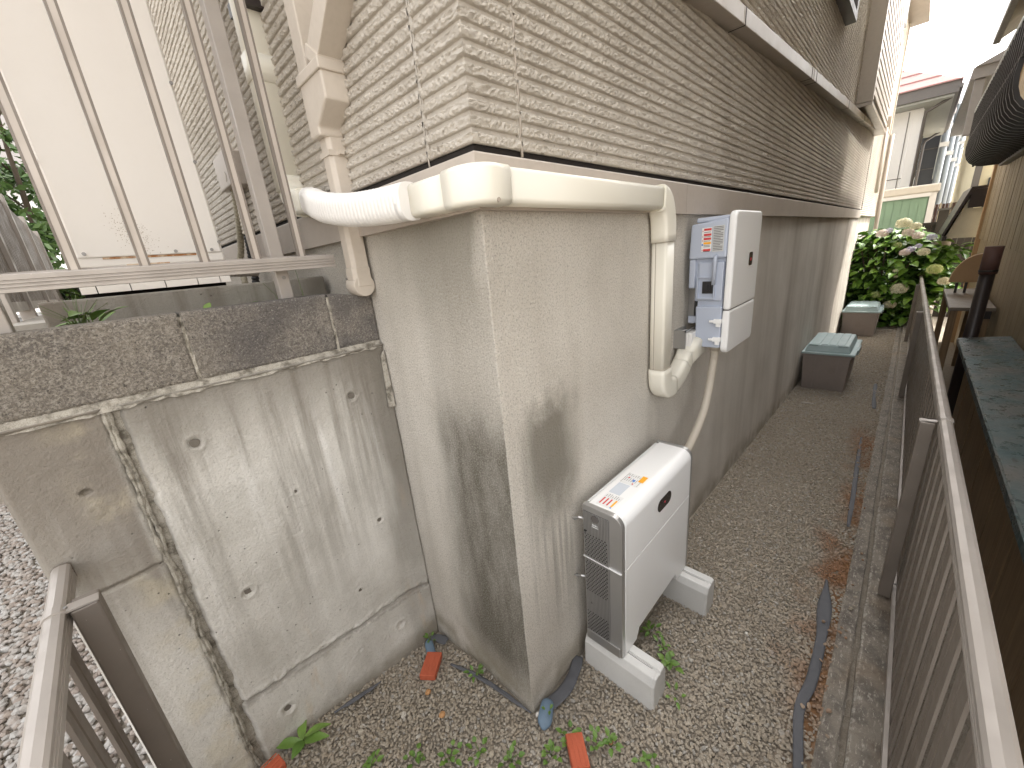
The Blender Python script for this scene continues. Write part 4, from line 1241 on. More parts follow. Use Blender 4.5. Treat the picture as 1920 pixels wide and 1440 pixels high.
    # wall brackets
    for z in (.700, .430):
        b = MB(); b.tube([(X0-.004, -.003, z-.012), (X0-.018, -.012, z+.004), (X0-.016, -.030, z+.012), (X0+.006, -.052, z+.004)], prof=[(-.011,-.0028),(.011,-.0028),(.011,.0028),(-.011,.0028)], smooth=False)
        b.cyl((X0-.006, -.010, z-.010), (X0-.006, 0, z-.010), .006, 8)
        b.build('wall_bracket', MT['silver'], t)
battery()

# ================================================================ INVERTER on the wall
def inverter():
    t = thing('inverter', 'blue-grey and white wall inverter with warning labels and small dark screen', 'inverter', (1.44, -.03, 1.15))
    X0, X1 = 1.242, 1.644
    # back plate and casing in three tiers
    MB().box(X0+.10, X1-.06, -.030, -.001, 1.25, 1.70).build('wall_plate', MT['silver'], t)
    MB().hexa([(X0,-.190,1.566),(X1-.012,-.190,1.566),(X1-.012,-.030,1.566),(X0,-.030,1.566)], [(X0+.004,-.190,1.728),(X1-.016,-.190,1.728),(X1-.016,-.034,1.716),(X0+.004,-.034,1.716)]).build('upper_case', MT['bluegrey'], t, bevel=.008)
    MB().box(X0+.02, X1-.03, -.186, -.050, 1.722, 1.742).build('case_top', MT['bluegrey'], t, bevel=.006)
    MB().box(X0+.006, X1-.02, -.060, -.032, 1.435, 1.5655).build('side_block', MT['bluegrey'], t, bevel=.006)
    MB().box(X0+.020, X1-.02, -.184, -.060, 1.375, 1.5655).build('middle_case', MT['bluegrey'], t)
    MB().box(X0+.006, X1-.02, -.182, -.076, 1.378, 1.550).build('switch_housing', MT['bluegrey'], t, bevel=.004)
    MB().box(X0+.018, X1-.02, -.184, -.075, 1.338, 1.378).build('neck', MT['bluegrey'], t)
    MB().hexa([(X0+.004,-.188,1.158),(X1-.012,-.188,1.158),(X1-.012,-.078,1.158),(X0+.004,-.078,1.158)], [(X0,-.188,1.352),(X1-.012,-.188,1.352),(X1-.012,-.072,1.352),(X0,-.072,1.352)]).build('lower_case', MT['bluegrey'], t, bevel=.006)
    # switch window and the black rotary switch
    fr = MB(); y0, y1, z0, z1 = -.148, -.079, 1.392, 1.482
    fr.box(X0-.006, X0+.007, y0-.004, y0, z0, z1); fr.box(X0-.006, X0+.007, y1, y1+.004, z0, z1); fr.box(X0-.006, X0+.007, y0-.004, y1+.004, z1, z1+.005); fr.box(X0-.006, X0+.007, y0-.004, y1+.004, z0-.005, z0)
    fr.build('switch_window', MT['bluegrey'], t)
    sw = MB(); sw.box(X0-.001, X0+.0055, -.143, -.098, 1.412, 1.466); sw.cyl((X0-.007, -.120, 1.438), (X0-.0008, -.120, 1.438), .017, 18); sw.box(X0-.012, X0-.007, -.124, -.116, 1.424, 1.452)
    sw.build('switch', MT['black'], t)
    MB().tube([(X0+.003, -.150, 1.576), (X0-.010, -.150, 1.570), (X0-.012, -.150, 1.55), (X0-.010, -.148, 1.452)], r=.0085, n=10).build('handle', MT['bluegrey'], t)
    MB().box(X0-.010, X0+.002, -.158, -.130, 1.570, 1.578).build('handle_lip', MT['bluegrey'], t)
    # labels
    def lab(y0, y1, z0, z1, mat, name='label', d=.0):
        return MB().box(X0-.0012-d, X0-.0002-d+.006, -y1, -y0, z0, z1).build(name, MT[mat], t)
    lab(.084, .126, 1.597, 1.698, 'print_white', 'label', .0005); lab(.130, .177, 1.594, 1.702, 'print_grey', 'label', .0005)
    for z, m_ in ((1.690,'red_bar'),(1.668,'red_bar'),(1.651,'red_bar'),(1.633,'orange_bar'),(1.604,'red_bar')):
        MB().box(X0-.0026, X0-.0018, -.124, -.093, z-.0046, z+.0046).build('red_strip' if m_ == 'red_bar' else 'orange_strip', MT[m_], t)
    for k in range(15):
        z = 1.697 - k*.0068
        MB().box(X0-.0026, X0-.0018, -.173 + (.010 if k % 4 == 3 else 0), -.134, z-.0012, z+.0012).build('print_line', MT['greytrim'], t)
    for z in (1.679, 1.660, 1.642, 1.624, 1.618, 1.598):
        MB().box(X0-.0026, X0-.0018, -.121, -.094, z-.0011, z+.0011).build('print_line', MT['greytrim'], t)
    for z in (1.685, 1.662, 1.645, 1.604):
        MB().prism([(-.0905, z-.003), (-.0865, z-.003), (-.0885, z+.003)], 'x', X0-.0026, X0-.0018).build('warning_mark', MT['red_bar'], t)
    MB().cyl((X0-.0026, -.0885, 1.627), (X0-.0018, -.0885, 1.627), .004, 12).build('blue_mark', MT['blue_dot'], t)
    # white front cover: two rounded slabs
    def slab(z0, z1, rt, rb, x1t, x1b):
        r = .03
        p = []
        def corner(cx, cz, a0, rad):
            for k in range(6):
                a = R(a0 + 90*k/5); p.append((cx + rad*math.cos(a), cz + rad*math.sin(a)))
        if rt: corner(x1t-r, z1-r, 0, r); corner(X0+r, z1-r, 90, r)
        else: p.append((x1t, z1)); p.append((X0, z1))
        if rb: corner(X0+r, z0+r, 180, r); corner(x1b-r, z0+r, 270, r)
        else: p.append((X0, z0)); p.append((x1b, z0))
        return MB().prism(p, 'y', -.222, -.1905)
    slab(1.338, 1.756, True, False, X1, X1).build('front_cover', MT['white'], t, bevel=.010, seg=3)
    slab(1.136, 1.335, False, True, X1, X1).build('lower_front_cover', MT['white'], t, bevel=.009, seg=3)
    MB().box(X0+.004, X1-.004, -.214, -.192, 1.3345, 1.3388).build('cover_joint', MT['greytrim'], t)
    s = MB(); q = []
    for cx, cz, a0 in ((1.515,1.562,0),(1.483,1.562,90),(1.483,1.526,180),(1.515,1.526,270)):
        for k in range(5):
            a = R(a0+90*k/4); q.append((cx + .012*math.cos(a), cz + .012*math.sin(a)))
    s.prism(q, 'y', -.2235, -.2222); sc = s.build('screen', MT['blackgloss'], t)
    MB().box(1.492, 1.507, -.2241, -.2236, 1.535, 1.548).build('red_mark', MT['red_led'], sc)
    # latches
    for z in (1.286, 1.201):
        m = MB(); m.box(X0-.010, X0+.006, -.192, -.158, z-.010, z+.010); m.box(X0-.014, X0-.002, -.160, -.146, z-.005, z+.006); m.cyl((X0-.008, -.140, z), (X0-.008, -.147, z), .006, 8); m.box(X0-.006, X0+.006, -.188, -.168, z-.026, z-.010)
        m.build('latch', MT['white'], t, bevel=.002)
    # cable clamp bracket and ribbed gland at the back lower edge
    b = MB(); b.box(1.175, 1.181, -.058, -.001, 1.158, 1.246); b.box(1.181, 1.30, -.012, -.001, 1.232, 1.246); b.box(1.175, 1.30, -.058, -.052, 1.238, 1.246)
    b.build('bracket', MT['silver'], t)
    g = MB(); g.box(1.196, 1.290, -.078, -.004, 1.160, 1.232)
    gg = g.build('gland_block', MT['white_flex'], t, bevel=.003)
    for k in range(5):
        MB().box(1.1925, 1.1958, -.074+k*.014, -.066+k*.014, 1.160, 1.230).build('gland_rib', MT['white_flex'], gg)
    MB().cyl((1.372, -.132, 1.158), (1.372, -.132, 1.118), .028, 18).build('cable_gland', MT['conduit'], t)
    MB().box(X0+.03, X0+.05, -.074, -.03, 1.268, 1.300).build('side_lug', MT['bluegrey'], t)
inverter()

def flex_conduit():
    path = smooth_path([(1.372, -.132, 1.120), (1.368, -.128, 1.04), (1.358, -.122, .93), (1.305, -.120, .81), (1.19, -.120, .715), (1.06, -.120, .655), (.93, -.122, .625)], 40)
    s = 0; sc = []
    for i, p in enumerate(path):
        if i: s += (p - path[i-1]).length
        sc.append(1.03 - .14*(1-abs(math.sin(math.pi*s/.0105)))**2)
    tag(MB().tube(path, r=.0195, n=12, scale=sc).build('flexible_conduit', MT['conduit']), 'beige corrugated flexible conduit curving from the inverter down to the battery', 'conduit')
flex_conduit()

# ================================================================ storage tubs
def tub(x, yb, yf, zb, L, h, label, rot=0):
    t = thing('storage_tub', label, 'storage box', (x, (yb+yf)/2, zb), 'lidded storage tubs against the house base')
    w = yb - yf
    c = .022
    zt = zb + h*.80
    MB().hexa([(x+c, yf+c, zb), (x+L-c, yf+c, zb), (x+L-c, yb-c, zb), (x+c, yb-c, zb)], [(x, yf, zt), (x+L, yf, zt), (x+L, yb, zt), (x, yb, zt)]).build('tub', MT['tub'], t, bevel=.012)
    for k in (-.11, .10):
        ym = (yb+yf)/2 + k
        MB().hexa([(x+c-.004, ym-.008, zb+.02), (x+c+.01, ym-.008, zb+.02), (x+c+.01, ym+.008, zb+.02), (x+c-.004, ym+.008, zb+.02)], [(x-.004, ym-.008, zt-.02), (x+.01, ym-.008, zt-.02), (x+.01, ym+.008, zt-.02), (x-.004, ym+.008, zt-.02)]).build('tub_rib', MT['tub'], t)
    MB().box(x-.006, x+L+.006, yf-.006, yb+.006, zt-.028, zt+.002).build('tub_lip', MT['tub'], t, bevel=.004)
    MB().box(x-.022, x+L+.022, yf-.030, yb+.012, zt+.004, zt+.030).build('lid_rim', MT['lid'], t, bevel=.008)
    zl = zb + h
    MB().hexa([(x+.015, yf+.012, zt+.030), (x+L-.015, yf+.012, zt+.030), (x+L-.015, yb-.012, zt+.030), (x+.015, yb-.012, zt+.030)],
              [(x+.045, yf+.036, zl), (x+L-.045, yf+.036, zl), (x+L-.045, yb-.036, zl), (x+.045, yb-.036, zl)]).build('lid', MT['lid'], t, bevel=.008)
    for k in range(4):
        y0 = yf + .07 + k*(w-.14)/4
        MB().box(x+.06, x+L-.06, y0+.006, y0+(w-.14)/4-.006, zl-.002, zl+.007).build('lid_rib', MT['lid'], t, bevel=.003)
    for k in (0, 1):
        y0 = (yf + .045) if k == 0 else (yb - .13)
        MB().box(x+.036, x+.075, y0, y0+.085, zl-.018, zl+.004).build('lid_corner', MT['lid'], t, bevel=.003)
    for yy in (yf-.040, ):
        MB().box(x+L*.3, x+L*.7, yy, yy+.018, zt-.03, zt+.024).build('clip', MT['lid'], t, bevel=.005)
tub(4.83, -.03, -.47, -.148, .80, .53, 'taupe storage tub with teal lid, the nearer one on the gravel')
tub(8.62, -.03, -.52, -.262, .80, .52, 'taupe storage tub with sunlit teal lid, the farther one before the hydrangea')

# ================================================================ litter and weeds on the gravel
def loose_brick(x, y, rot, label, w=.062, l=.105, h=.028, z=None, tilt=0):
    z = float(gz(x, y)) + .008 if z is None else z
    t = thing('brick_piece', label, 'brick', (x, y, z), 'broken red brick tiles on the gravel')
    m = MB(); m.box(-l/2, l/2, -w/2, w/2, 0, h)
    m.v = [(a+x, b+y, c+z) for a, b, c in m.v]
    m.build('slab', MT['brick'], t, bevel=.003)
    for k in range(4):
        a = -w/2 + .010 + k*.0145
        q = MB().box(x-l/2+.004, x+l/2-.004, y+a, y+a+.004, z+h, z+h+.0015); q.build('ridge', MT['brick'], t)
    t.rotation_euler = (tilt, .05, rot)
loose_brick(-.150, .462, R(38), 'red brick tile lying on the gravel between wall and house corner', l=.110, w=.068)
loose_brick(-.005, -.205, R(50), 'red brick tile at the front edge of the gravel', l=.105, w=.060, tilt=.10)
loose_brick(-.742, .560, R(10), 'small red brick bit at the foot of the retaining wall', l=.06, w=.05)

def pebble_stone(x, y, rot, label, lx=.055, ly=.020, h=.022):
    bm = bmesh.new(); bmesh.ops.create_icosphere(bm, subdivisions=3, radius=1)
    for v in bm.verts:
        p = v.co
        p.x = math.copysign(abs(p.x)**.75, p.x); p.z = math.copysign(abs(p.z)**.8, p.z)
        n = .06*math.sin(p.x*5+x*40)*math.cos(p.y*4)
        v.co = Vector((p.x*lx*(1+n), p.y*ly*(1+n), p.z*h*.6))
    for f in bm.faces: f.smooth = True
    me = bpy.data.meshes.new('slate_stone'); bm.to_mesh(me); bm.free(); me.materials.append(MT['slate'])
    o = link('slate_stone', me); o.location = (x, y, float(gz(x, y)) + .018); o.rotation_euler = (.1, -.1, rot)
    tag(o, label, 'stone', 'blue slate stones by the house base')
pebble_stone(-.100, .545, R(70), 'smooth blue stone in the inner corner beside the brick tile')
pebble_stone(.022, -.045, R(28), 'smooth blue stone at the tip of the house corner', .052, .027)

def odd_stone(x, y, r, mat, label, cat='stone', flat=.6):
    g = random.Random(int(x*1000)); bm = bmesh.new(); bmesh.ops.create_icosphere(bm, subdivisions=2, radius=r)
    for v in bm.verts: v.co = Vector((v.co.x*g.uniform(.9, 1.15), v.co.y*g.uniform(.8, 1.0), v.co.z*flat))
    me = bpy.data.meshes.new('pebble'); bm.to_mesh(me); bm.free(); me.materials.append(mat)
    o = link('pebble', me); o.location = (x, y, float(gz(x, y)) + .006); tag(o, label, cat)
_or = plain('orange_pebble', (.50,.27,.12), .8); _wh = plain('white_pebble', (.70,.67,.62), .7)
odd_stone(-.225, .375, .012, _or, 'orange pebble on the gravel just in front of the rear brick tile')
odd_stone(-.240, .255, .013, _or, 'orange pebble midway between retaining wall and house corner tip')
odd_stone(.105, -.27, .010, _or, 'small orange pebble to the right of the front brick tile')
odd_stone(.005, -.018, .009, _wh, 'white pebble tucked against the tip of the house corner')
odd_stone(.86, -.50, .008, _wh, 'single white pebble on open gravel in front of the far footing block')
def sheet(pts, name, label, w, seed):
    """crumpled strip of black weed membrane"""
    P = smooth_path(pts, 10)
    rows = []
    for i, p in enumerate(P):
        t = (P[min(i+1, len(P)-1)] - P[max(i-1, 0)]).normalized(); s = Vector((-t.y, t.x, 0))
        ww = w*(1 + .5*float(vn(i*.10, seed, 600)))*(.25 + .75*math.sin(math.pi*min(1, max(0, (i+.6)/len(P))))**.5)
        row = []
        for k in np.linspace(-1, 1, 6):
            q = p + s*(k*ww/2)
            row.append((q.x, q.y, q.z + .0025*float(vn(i*.35, k*2+seed, 610)) + .0015*(1-k*k)))
        rows.append(row)
    o = grid_mesh(name, np.array(rows), MT['sheet'], smooth=True)
    sm = o.modifiers.new('thick', 'SOLIDIFY'); sm.thickness = .001
    tag(o, label, 'weed sheet')
def zg(x, y, d=.0035): return (x, y, float(gz(x, y)) + d)
sheet([zg(1.45,-.712), zg(1.25,-.728), zg(1.02,-.742), zg(.80,-.742), zg(.64,-.728), zg(.44,-.758), zg(.30,-.765)], 'weed_sheet', 'long torn strip of grey weed membrane along the near kerb', .046, 1)
sheet([zg(3.55,-.70), zg(3.0,-.715), zg(2.4,-.735), zg(2.0,-.745)], 'weed_sheet', 'thin grey membrane edge showing along the kerb, middle of the passage', .022, 2)
sheet([zg(5.4,-.70), zg(4.9,-.71), zg(4.4,-.735)], 'weed_sheet', 'pale grey membrane scrap beside the kerb, level with the nearer tub', .035, 3)
sheet([zg(.285,-.012,.016), zg(.20,-.040,.016), zg(.12,-.048,.018), zg(.03,-.026,.016)], 'weed_sheet', 'dark weed membrane bulging out between house corner and near footing block', .055, 4)
sheet([zg(-.09,.40,.014), zg(-.055,.25,.014), zg(-.03,.12,.014), zg(-.012,.00,.014)], 'weed_sheet', 'thin black membrane edge along the narrow side of the house corner', .013, 5)
sheet([zg(-.52,.585,.014), zg(-.42,.575,.014), zg(-.33,.572,.014)], 'weed_sheet', 'short black membrane edge at the foot of the retaining wall', .016, 6)
sheet([zg(-.10,.59,.020), zg(-.05,.585,.024), zg(-.025,.52,.016)], 'weed_sheet', 'crumpled black membrane in the inner corner behind the blue stone', .05, 7)
tag(MB().tube([(4.24,-.165,-.118), (4.235,-.21,-.112), (4.245,-.262,-.118)], prof=[(-.011,-.006),(.011,-.006),(.011,.006),(-.011,.006)], smooth=False).build('wood_offcut', MT['pale_post'], bevel=.002), 'short pale stick lying on the gravel before the nearer tub', 'stick')

LEAF_CACHE = {}
def leaf_mesh(L, Wd, mat, fold=.25, droop=.35):
    key = (L, Wd, mat, fold, droop)
    if key in LEAF_CACHE: return LEAF_CACHE[key]
    rows = 5; V = []; F = []
    for i in range(rows+1):
        t = i/rows; w = Wd*math.sin(math.pi*min(.97, .06 + t*.94))**.8*(1-.25*t)
        x = L*t; z = L*(.25*t - droop*t*t)
        for s in (-1, -.5, 0, .5, 1): V.append((x, s*w/2, z + abs(s)*w*fold*.5))
    for i in range(rows):
        for j in range(4): a = i*5+j; F.append((a, a+1, a+6, a+5))
    me = bpy.data.meshes.new('leaf'); me.from_pydata(V, [], F); me.materials.append(MT[mat])
    for p in me.polygons: p.use_smooth = True
    LEAF_CACHE[key] = me
    return me
def weed(x, y, z, n, L, label, seed, mat='leaf_weed', spread=.02, tall=.02, group=None, Wr=.55):
    g = random.Random(seed)
    t = thing('weed', label, 'weed', (x, y, z), group)
    for k in range(n):
        a = 2*math.pi*k/n + g.uniform(-.5, .5); r = g.uniform(0, spread); hh = g.uniform(.3, 1)*tall
        sx, sy = r*math.cos(a), r*math.sin(a)
        o = link('leaf', leaf_mesh(round(L*g.choice((.7, .85, 1, 1.1)), 4), round(L*Wr, 4), mat), t)
        o.location = (sx, sy, hh); o.rotation_euler = (g.uniform(-.3, .3), g.uniform(-.65, .05), a)
    st = MB()
    for k in range(max(2, n//3)):
        a = g.uniform(0, 6.28); st.tube([(x, y, z-.01), (x+.3*spread*math.cos(a), y+.3*spread*math.sin(a), z+tall*.6), (x+.8*spread*math.cos(a), y+.8*spread*math.sin(a), z+tall)], r=.0014, n=5)
    st.build('stem', MT['stemg'], t)
    return t
weed(-.640, .568, .010, 5, .090, 'broad-leaved bright green weed at the foot of the retaining wall', 1, spread=.010, tall=.04, Wr=.46)
weed(-.075, .582, -.03, 5, .026, 'small green weed in the inner corner above the blue stone', 2, tall=.03)
weed(-.058, .27, .008, 9, .026, 'leafy weed halfway along the narrow side of the house corner', 3, spread=.03, tall=.025)
weed(.590, -.185, -.005, 10, .032, 'green weed under the white battery, beside the near leg', 4, spread=.045, tall=.03)
weed(.505, -.305, -.005, 8, .038, 'round-leaved weed on gravel in front of the battery', 5, spread=.035, tall=.016, Wr=.75)
weed(.555, -.262, -.005, 6, .028, 'little weed sprig between battery and round-leaved weed', 15, spread=.025, tall=.02)
weed(.395, -.378, -.004, 6, .026, 'pale weed sprig just past the near footing block', 6, spread=.03, tall=.012)
weed(.034, -.055, .022, 3, .022, 'tiny sprig of leaves growing over the blue stone at the corner', 7, tall=.015)
fringe = [(.070,-.235),(.020,-.16),(-.060,-.137),(-.165,-.043),(-.225,.055),(-.30,.12),(-.385,.21),(-.50,.315),(.13,-.39),(.095,-.275)]
names = ['weed tuft right of the front brick tile', 'weed tuft behind the front brick tile', 'weed tuft left of the front brick tile, first of the fringe', 'weed tuft, second left of the front brick tile',
         'weed tuft, third left of the front brick tile', 'weed tuft, fourth left of the front brick tile', 'weed tuft, fifth left of the front brick tile', 'weed tuft nearest the big-leaved weed', 'faint weed sprig right of the front brick tile, nearest the fence', 'weed sprig close beside the front brick tile']
for k, ((x, y), nm) in enumerate(zip(fringe, names)):
    weed(x, y, .004, 9, .024, 'low green ' + nm, 20+k, spread=.032, tall=.022, Wr=.8, group='weeds along the front edge of the gravel')
# plants in the strip behind the railing
def grass_clump(x, y, z, n, h, name, label, seed):
    g = random.Random(seed); t = thing(name, label, 'plant', (x, y, z)); m = MB()
    for k in range(n):
        a = g.uniform(0, 6.28); l = h*g.uniform(.5, 1); q = g.uniform(.2, .8)
        p = [(x, y, z), (x+.25*l*math.cos(a)*q, y+.25*l*math.sin(a)*q, z+l*.6), (x+.7*l*math.cos(a)*q, y+.7*l*math.sin(a)*q, z+l*(1-.25*q))]
        m.tube(p, prof=[(-.0022,0),(0,.0006),(.0022,0),(0,-.0006)], smooth=False)
    m.build('blades', MT['stemg'], t)
    return t
grass_clump(-.760, .84, 1.52, 26, .15, 'grass_clump', 'grassy clump behind the railing, left of the white cabinet', 3)
w_ = weed(-.735, .86, 1.56, 7, .075, 'broad yellow-green leaves growing behind the railing bar', 31, spread=.03, tall=.05)
w_ = weed(-.47, .88, 1.55, 4, .05, 'small leaves peeping over the block wall below the cabinet', 32, spread=.03, tall=.02)
w_ = weed(-.30, .92, 1.53, 5, .07, 'dark green leaves beside the black hose behind the wall', 33, mat='leaf_hyd', spread=.03, tall=.03)
grass_clump(-.232, .90, 1.51, 5, .17, 'grass_clump', 'few tall grass stems beside the railing post', 6)
grass_clump(-.165, .86, 1.51, 2, .20, 'grass_clump', 'single tall grass stem between railing post and downpipe', 8)

# ================================================================ HYDRANGEA
def hydrangea():
    g = random.Random(3)
    t = thing('hydrangea', 'big hydrangea bush with cream and pinkish flower heads at the passage end', 'shrub', (10.4, -.45, -.3))
    def surf(u, v):
        # point on the bush surface; u angle seen from above, v height 0..1
        z = -.28 + 1.75*v
        r = .86*math.sin(math.pi*min(.98, .18+.78*v))**.55
        return Vector((10.4 + r*.85*math.cos(u), -.42 + r*1.05*math.sin(u), z))
    # front leaves as single pieces
    cam = Vector((-.7, -.77, 1.65))
    for k in range(290):
        u = math.pi + g.uniform(-1.45, 1.45); v = g.random()**.85
        p = surf(u, v) + Vector((g.uniform(-.12, .1), g.uniform(-.08, .08), g.uniform(-.06, .08)))
        if p.y > -.03 and p.x < 9.2: continue
        o = link('leaf', leaf_mesh(g.choice((.17, .20, .23)), .14, 'leaf_hyd', .3, .5), t)
        o.location = p - LOC[t.name]
        o.rotation_euler = (g.uniform(-.6, .6), g.uniform(-.35, .55), u + g.uniform(-1.0, 1.0))
    # the deeper leaves in one mass
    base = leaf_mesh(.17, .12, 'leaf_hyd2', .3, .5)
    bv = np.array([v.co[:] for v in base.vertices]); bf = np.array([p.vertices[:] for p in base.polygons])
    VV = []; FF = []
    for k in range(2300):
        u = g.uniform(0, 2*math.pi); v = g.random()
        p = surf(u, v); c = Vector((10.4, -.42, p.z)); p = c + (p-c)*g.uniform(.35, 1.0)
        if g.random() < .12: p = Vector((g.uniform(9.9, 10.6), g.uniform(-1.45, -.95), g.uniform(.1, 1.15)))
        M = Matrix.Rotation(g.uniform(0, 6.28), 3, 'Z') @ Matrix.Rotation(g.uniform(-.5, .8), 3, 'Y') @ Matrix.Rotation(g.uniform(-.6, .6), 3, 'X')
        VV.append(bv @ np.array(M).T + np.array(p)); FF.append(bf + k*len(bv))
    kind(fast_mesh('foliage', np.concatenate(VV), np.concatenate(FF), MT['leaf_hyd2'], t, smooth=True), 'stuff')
    s = MB()
    for k in range(26):
        a = g.uniform(0, 6.28); r = g.uniform(.3, .75)
        s.tube([(10.4+.1*math.cos(a), -.42+.1*math.sin(a), -.35), (10.4+.5*r*math.cos(a), -.42+.5*r*math.sin(a), .4), (10.4+r*math.cos(a), -.42+r*math.sin(a), 1.2)], r=.010, n=5)
    s.build('stems', MT['trunk'], t)
    # flower heads: domes of small petals
    heads = [(-.58,1.60,.115,'flower_w'), (-.75,1.53,.085,'flower_w'), (-.665,1.43,.090,'flower_p'), (-.81,1.36,.085,'flower_p'), (-.315,1.45,.095,'flower_p'), (-.40,1.49,.060,'flower_l'),
             (-.99,1.32,.070,'flower_l'), (-.68,1.08,.080,'flower_p'), (-.745,1.125,.065,'flower_l'), (-.925,1.07,.085,'flower_w'), (-.70,.415,.130,'flower_w'), (-.38,.30,.080,'flower_g'), (-.615,.11,.095,'flower_w'),
             (-.555,1.215,.07,'flower_g'), (-1.115,.755,.11,'flower_g'), (-1.27,.54,.085,'flower_w'), (-.84,1.18,.05,'flower_l'), (-.60,.75,.045,'flower_w'), (-1.02,.30,.06,'flower_w'), (-.62,.64,.03,'flower_w')]
    for y, z, r, m_ in heads:
        x = 9.62 if z < 1.2 else 9.85
        k = (x + .7)/(10 + .7)      # the measured spots were read at x = 10
        yy = -.77 + (y+.77)*k; zz = 1.65 + (z-1.65)*k
        V = []; F = []
        n = int(60 + r*900)
        for i in range(n):
            ph = math.acos(1 - 1.75*(i+.5)/n); th = i*2.39996
            d = Vector((math.sin(ph)*math.cos(th), math.sin(ph)*math.sin(th), math.cos(ph)*.8))
            c = Vector((x, yy, zz)) + d*r*g.uniform(.88, 1.04)
            q = d.to_track_quat('Z', 'Y'); s_ = r*.17*g.uniform(.8, 1.2); a0 = g.uniform(0, 1.5); b = len(V)
            V.append(c)
            for j in range(4):
                for da in (-.5, .5):
                    a = a0 + j*math.pi/2 + da*.9
                    V.append(c + q @ Vector((s_*math.cos(a), s_*math.sin(a), s_*.25*g.uniform(-.5, 1))))
                F.append((b, b+1+2*j, b+2+2*j))
        fast_mesh('flower_head', np.array([tuple(v) for v in V]), np.array(F), MT[m_], t)
hydrangea()

# ================================================================ NEIGHBOUR on the right
def neighbour():
    h = thing('neighbour_house', 'brown board-clad neighbouring house close behind the fence on the right', 'house', (5, -3, -.3))
    # upper cladding boards, each with its own face; plain lower wall
    x = .6
    g = random.Random(4)
    MB().box(.6, 9.18, -6, -1.535, -.6, 4.3).build('wall', MT['timber_wall'], h)
    MB().box(-.2, 9.0, -7, -2.25, 4.31, 8.4).build('sun_block_storey', MT['cream'], h)  # unseen storey, added to keep the sun off the near siding
    MB().box(-.5, 9.3, -7.3, -2.0, 8.4, 8.6).build('sun_block_roof', MT['greytrim'], h)  # cap of the added storey, also out of view
    while x < 9.19:
        w = min(.115, 9.195 - x)
        if w < .02: break
        MB().box(x, x+w-.010, -1.534, -1.497 - g.uniform(0, .004), 1.27, 4.3).build('cladding_board', MT['timber_wall'], h)
        x += .115
    x = .6
    while x < 9.0:
        MB().box(x, x+.222, -1.534, -1.512, -.6, 1.262).build('lower_board', MT['timber_wall'], h)
        x += .23
    # roof slab with eave and gutter end
    r = MB(); r.prism([(-1.26,4.16),(-1.26,4.22),(-2.24,4.60),(-2.24,4.3),(-1.5,4.3)], 'x', .4, 10.0); r.build('roof', MT['greytrim'], h)  # lengthened past the wall end to shade the far foundation
    MB().box(.4, 10.05, -1.26, -1.18, 4.12, 4.20).build('eave_gutter', MT['dkpipe'], h, bevel=.01)
    # window box and pale reveal high behind the balcony
    w = MB(); w.box(5.2, 7.4, -1.496, -1.485, 2.55, 3.9); w.build('window', MT['offwhite'], h)
    MB().box(9.19, 9.32, -1.56, -1.47, -.6, 4.2).build('corner_board', MT['tan'], h)
    # balcony with bulging iron balusters
    b = thing('balcony', 'dark iron balcony with bulging balusters hung on the neighbouring house', 'balcony', (6, -1.3, 2.3))
    MB().box(3.9, 8.06, -1.115, -1.085, 2.92, 2.965).build('top_rail', MT['steel'], b, bevel=.005)
    MB().box(3.9, 8.0, -1.495, -1.42, 2.22, 2.26).build('floor_edge', MT['iron'], b)
    MB().box(3.9, 8.0, -1.495, -1.30, 2.34, 2.36).build('floor', MT['iron'], b)
    MB().box(3.9, 8.02, -1.115, -1.09, 2.60, 2.625).build('mid_rail', MT['iron'], b)
    k = 0
    x = 3.95
    while x < 8.03:
        pts = [(x, -1.10, 2.92), (x, -1.10, 2.62)] + bez((x, -1.10, 2.60), (x, -1.06, 2.30), (x, -1.26, 2.262), 7) + [(x, -1.46, 2.255)]
        MB().tube(pts, prof=[(-.013,-.013),(.013,-.013),(.013,.013),(-.013,.013)], smooth=False, up=(1,0,0)).build('baluster', MT['iron'], b)
        x += .15
    for x in (8.03, ):
        for y in (-1.19, -1.28, -1.37, -1.46):
            MB().box(x-.01, x+.01, y-.01, y+.01, 2.26, 2.92).build('baluster', MT['iron'], b)
    # low awning roof with pale underside
    a = thing('awning', 'small lean-to roof with pale underside past the neighbouring wall', 'awning', (10, -1.4, 1.5))
    MB().prism([(-1.105,1.335),(-1.085,1.36),(-1.30,2.06),(-1.85,2.08),(-1.85,2.03),(-1.33,2.02)], 'x', 9.38, 11.2).build('roof_sheet', MT['dkpipe'], a)
    MB().prism([(-1.130,1.30),(-1.330,1.99),(-1.36,1.99),(-1.36,1.74),(-1.75,1.74),(-1.75,1.28)], 'x', 9.45, 11.1).build('soffit', MT['pale_soffit'], a)
    MB().box(9.39, 9.44, -1.80, -1.31, 1.75, 2.02).build('gable_board', MT['dkpipe'], a)
    MB().box(9.38, 11.2, -1.15, -1.10, 1.265, 1.335).build('fascia', MT['dkpipe'], a)
neighbour()

